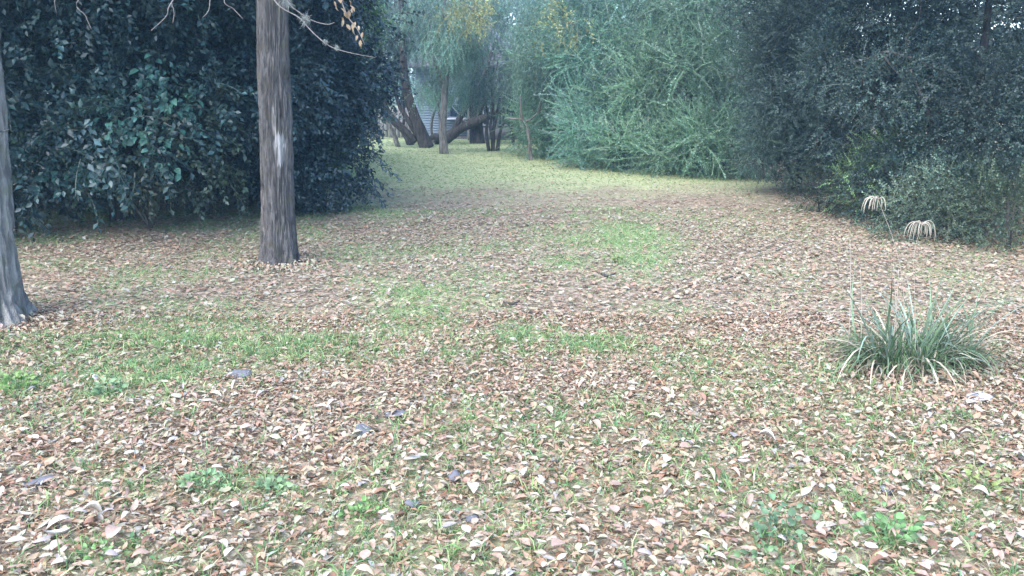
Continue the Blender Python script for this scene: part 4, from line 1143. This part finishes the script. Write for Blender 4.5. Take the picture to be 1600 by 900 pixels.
stick([(815, 491), (835, 492), (858, 490)], .012, 'thin dark stick lying crosswise in mid clearing')
stick([(788, 478), (800, 479), (812, 474)], .012, 'short dark stick with a leaf stub behind the crosswise one')
stick([(675, 812), (712, 812), (735, 806)], .004, 'thin brown twig leading to the smallest dark stone', M_TWIG)
stick([(940, 432), (950, 436), (962, 430)], .015, 'short dark bent stick beside the bright grass patch')
stick([(1120, 440), (1132, 441), (1145, 438)], .012, 'short dark stick right of the bright grass patch')

# ------------------------------------------------------------------ the nearest fallen leaves, one by one
rng = np.random.default_rng(99)
LS = [leaf_hi(1, .5, .5, .3, .0, 4), leaf_hi(1, .45, -.4, .25, .2, 4), leaf_hi(1, .58, .7, -.25, -.1, 4), leaf_hi(1, .4, .9, .5, .25, 4), leaf_hi(1, .62, .2, .15, .1, 4)]
# a short stalk for each shape
def with_stalk(v, f):
    b = len(v)
    v2 = np.vstack([v, [[0, .012, 0], [0, -.012, 0], [-.22, .0, .02]]])
    return v2, [np.vstack([f[0], [[b, b + 1, b + 2]]]), f[1]]
src = []
KINDS = [('dry pinkish tan leaf lying curled in the foreground litter', (.52, .38, .31), 'tan fallen leaves in the foreground'),
         ('pale beige dry leaf lying in the foreground litter', (.62, .55, .47), 'pale beige fallen leaves in the foreground'),
         ('dark brown curled leaf lying in the foreground litter', (.27, .16, .11), 'dark brown fallen leaves in the foreground'),
         ('greyish dry leaf lying face down in the foreground litter', (.44, .40, .40), 'greyish fallen leaves in the foreground'),
         ('yellow green fading leaf lying in the foreground litter', (.50, .52, .34), 'yellow green fallen leaves in the foreground')]
SPECIAL = [(325, 630, (.60, .64, .46), 'pale yellow green leaf lying bright on the left grass patch'), (251, 603, (.62, .68, .48), 'pale green leaf just behind and left of the brightest one'),
           (282, 633, (.50, .50, .38), 'dull olive leaf left of the brightest leaf on the left grass'), (1212, 702, (.70, .64, .56), 'large pale leaf lying flat at the right of the foreground'),
           (630, 731, (.62, .60, .52), 'broad pale leaf left of the dark oval stone'), (736, 763, (.74, .70, .58), 'small nearly white leaf touching the dark oval stone'),
           (113, 848, (.70, .68, .62), 'whitish leaf near the bottom left corner'), (1288, 875, (.66, .68, .55), 'long pale leaf on the bottom edge between the two tall weeds')]
def place_leaf(k, x_, y_, size, col_, label, group=None, tilt=.12):
    si = k % len(LS)
    if len(src) <= si:
        v, f = with_stalk(*LS[si])
        o = link_mesh('fallen_leaf', [(v, f, None)], M_LITTER_OBJ, None, True); src.append(o)
    else: o = copy_of(src[si])
    for key in ('label', 'category', 'group'):
        if key in o: del o[key]
    o.location = (x_, y_, ground_z(x_, y_)[0] + .03 + rng.uniform(0, .012))
    o.rotation_euler = (rng.normal(0, tilt), rng.normal(0, tilt), rng.uniform(0, 6.28))
    o.scale = (size, size * rng.uniform(.8, 1.2), size * rng.uniform(.5, 1.3))
    v = rng.uniform(.55, .78)
    o.color = (col_[0] * v, col_[1] * v, col_[2] * v, 1)
    tag(o, label, 'leaf', group)
for k, (px, py, c_, lab) in enumerate(SPECIAL):
    g = G(px, py); place_leaf(k, g[0], g[1], .085, c_, lab, None, .1)
for k in range(285):
    py = 900 - 290 * rng.random() ** 1.3; px = rng.uniform(0, 1600)
    g = G(px, py)
    q = rng.choice(5, p=[.36, .28, .12, .14, .10])
    place_leaf(k + 8, g[0], g[1], .053 * math.exp(rng.normal(0, .18)), KINDS[q][1], KINDS[q][0], KINDS[q][2])

# ------------------------------------------------------------------ haze
m, n, l, out = new_mat('haze')
pv = n.new('ShaderNodeVolumePrincipled')
pv.inputs['Color'].default_value = (.38, .70, 1.0, 1)
pv.inputs['Density'].default_value = .0024
pv.inputs['Anisotropy'].default_value = .2
l.new(pv.outputs[0], out.inputs['Volume'])
hz = link_mesh('haze', [box(-420, 420, -320, 520, -1.2, 12.5)], m)
tag(hz, 'thin cool haze hanging in the air of the clearing', 'haze', kind='stuff')
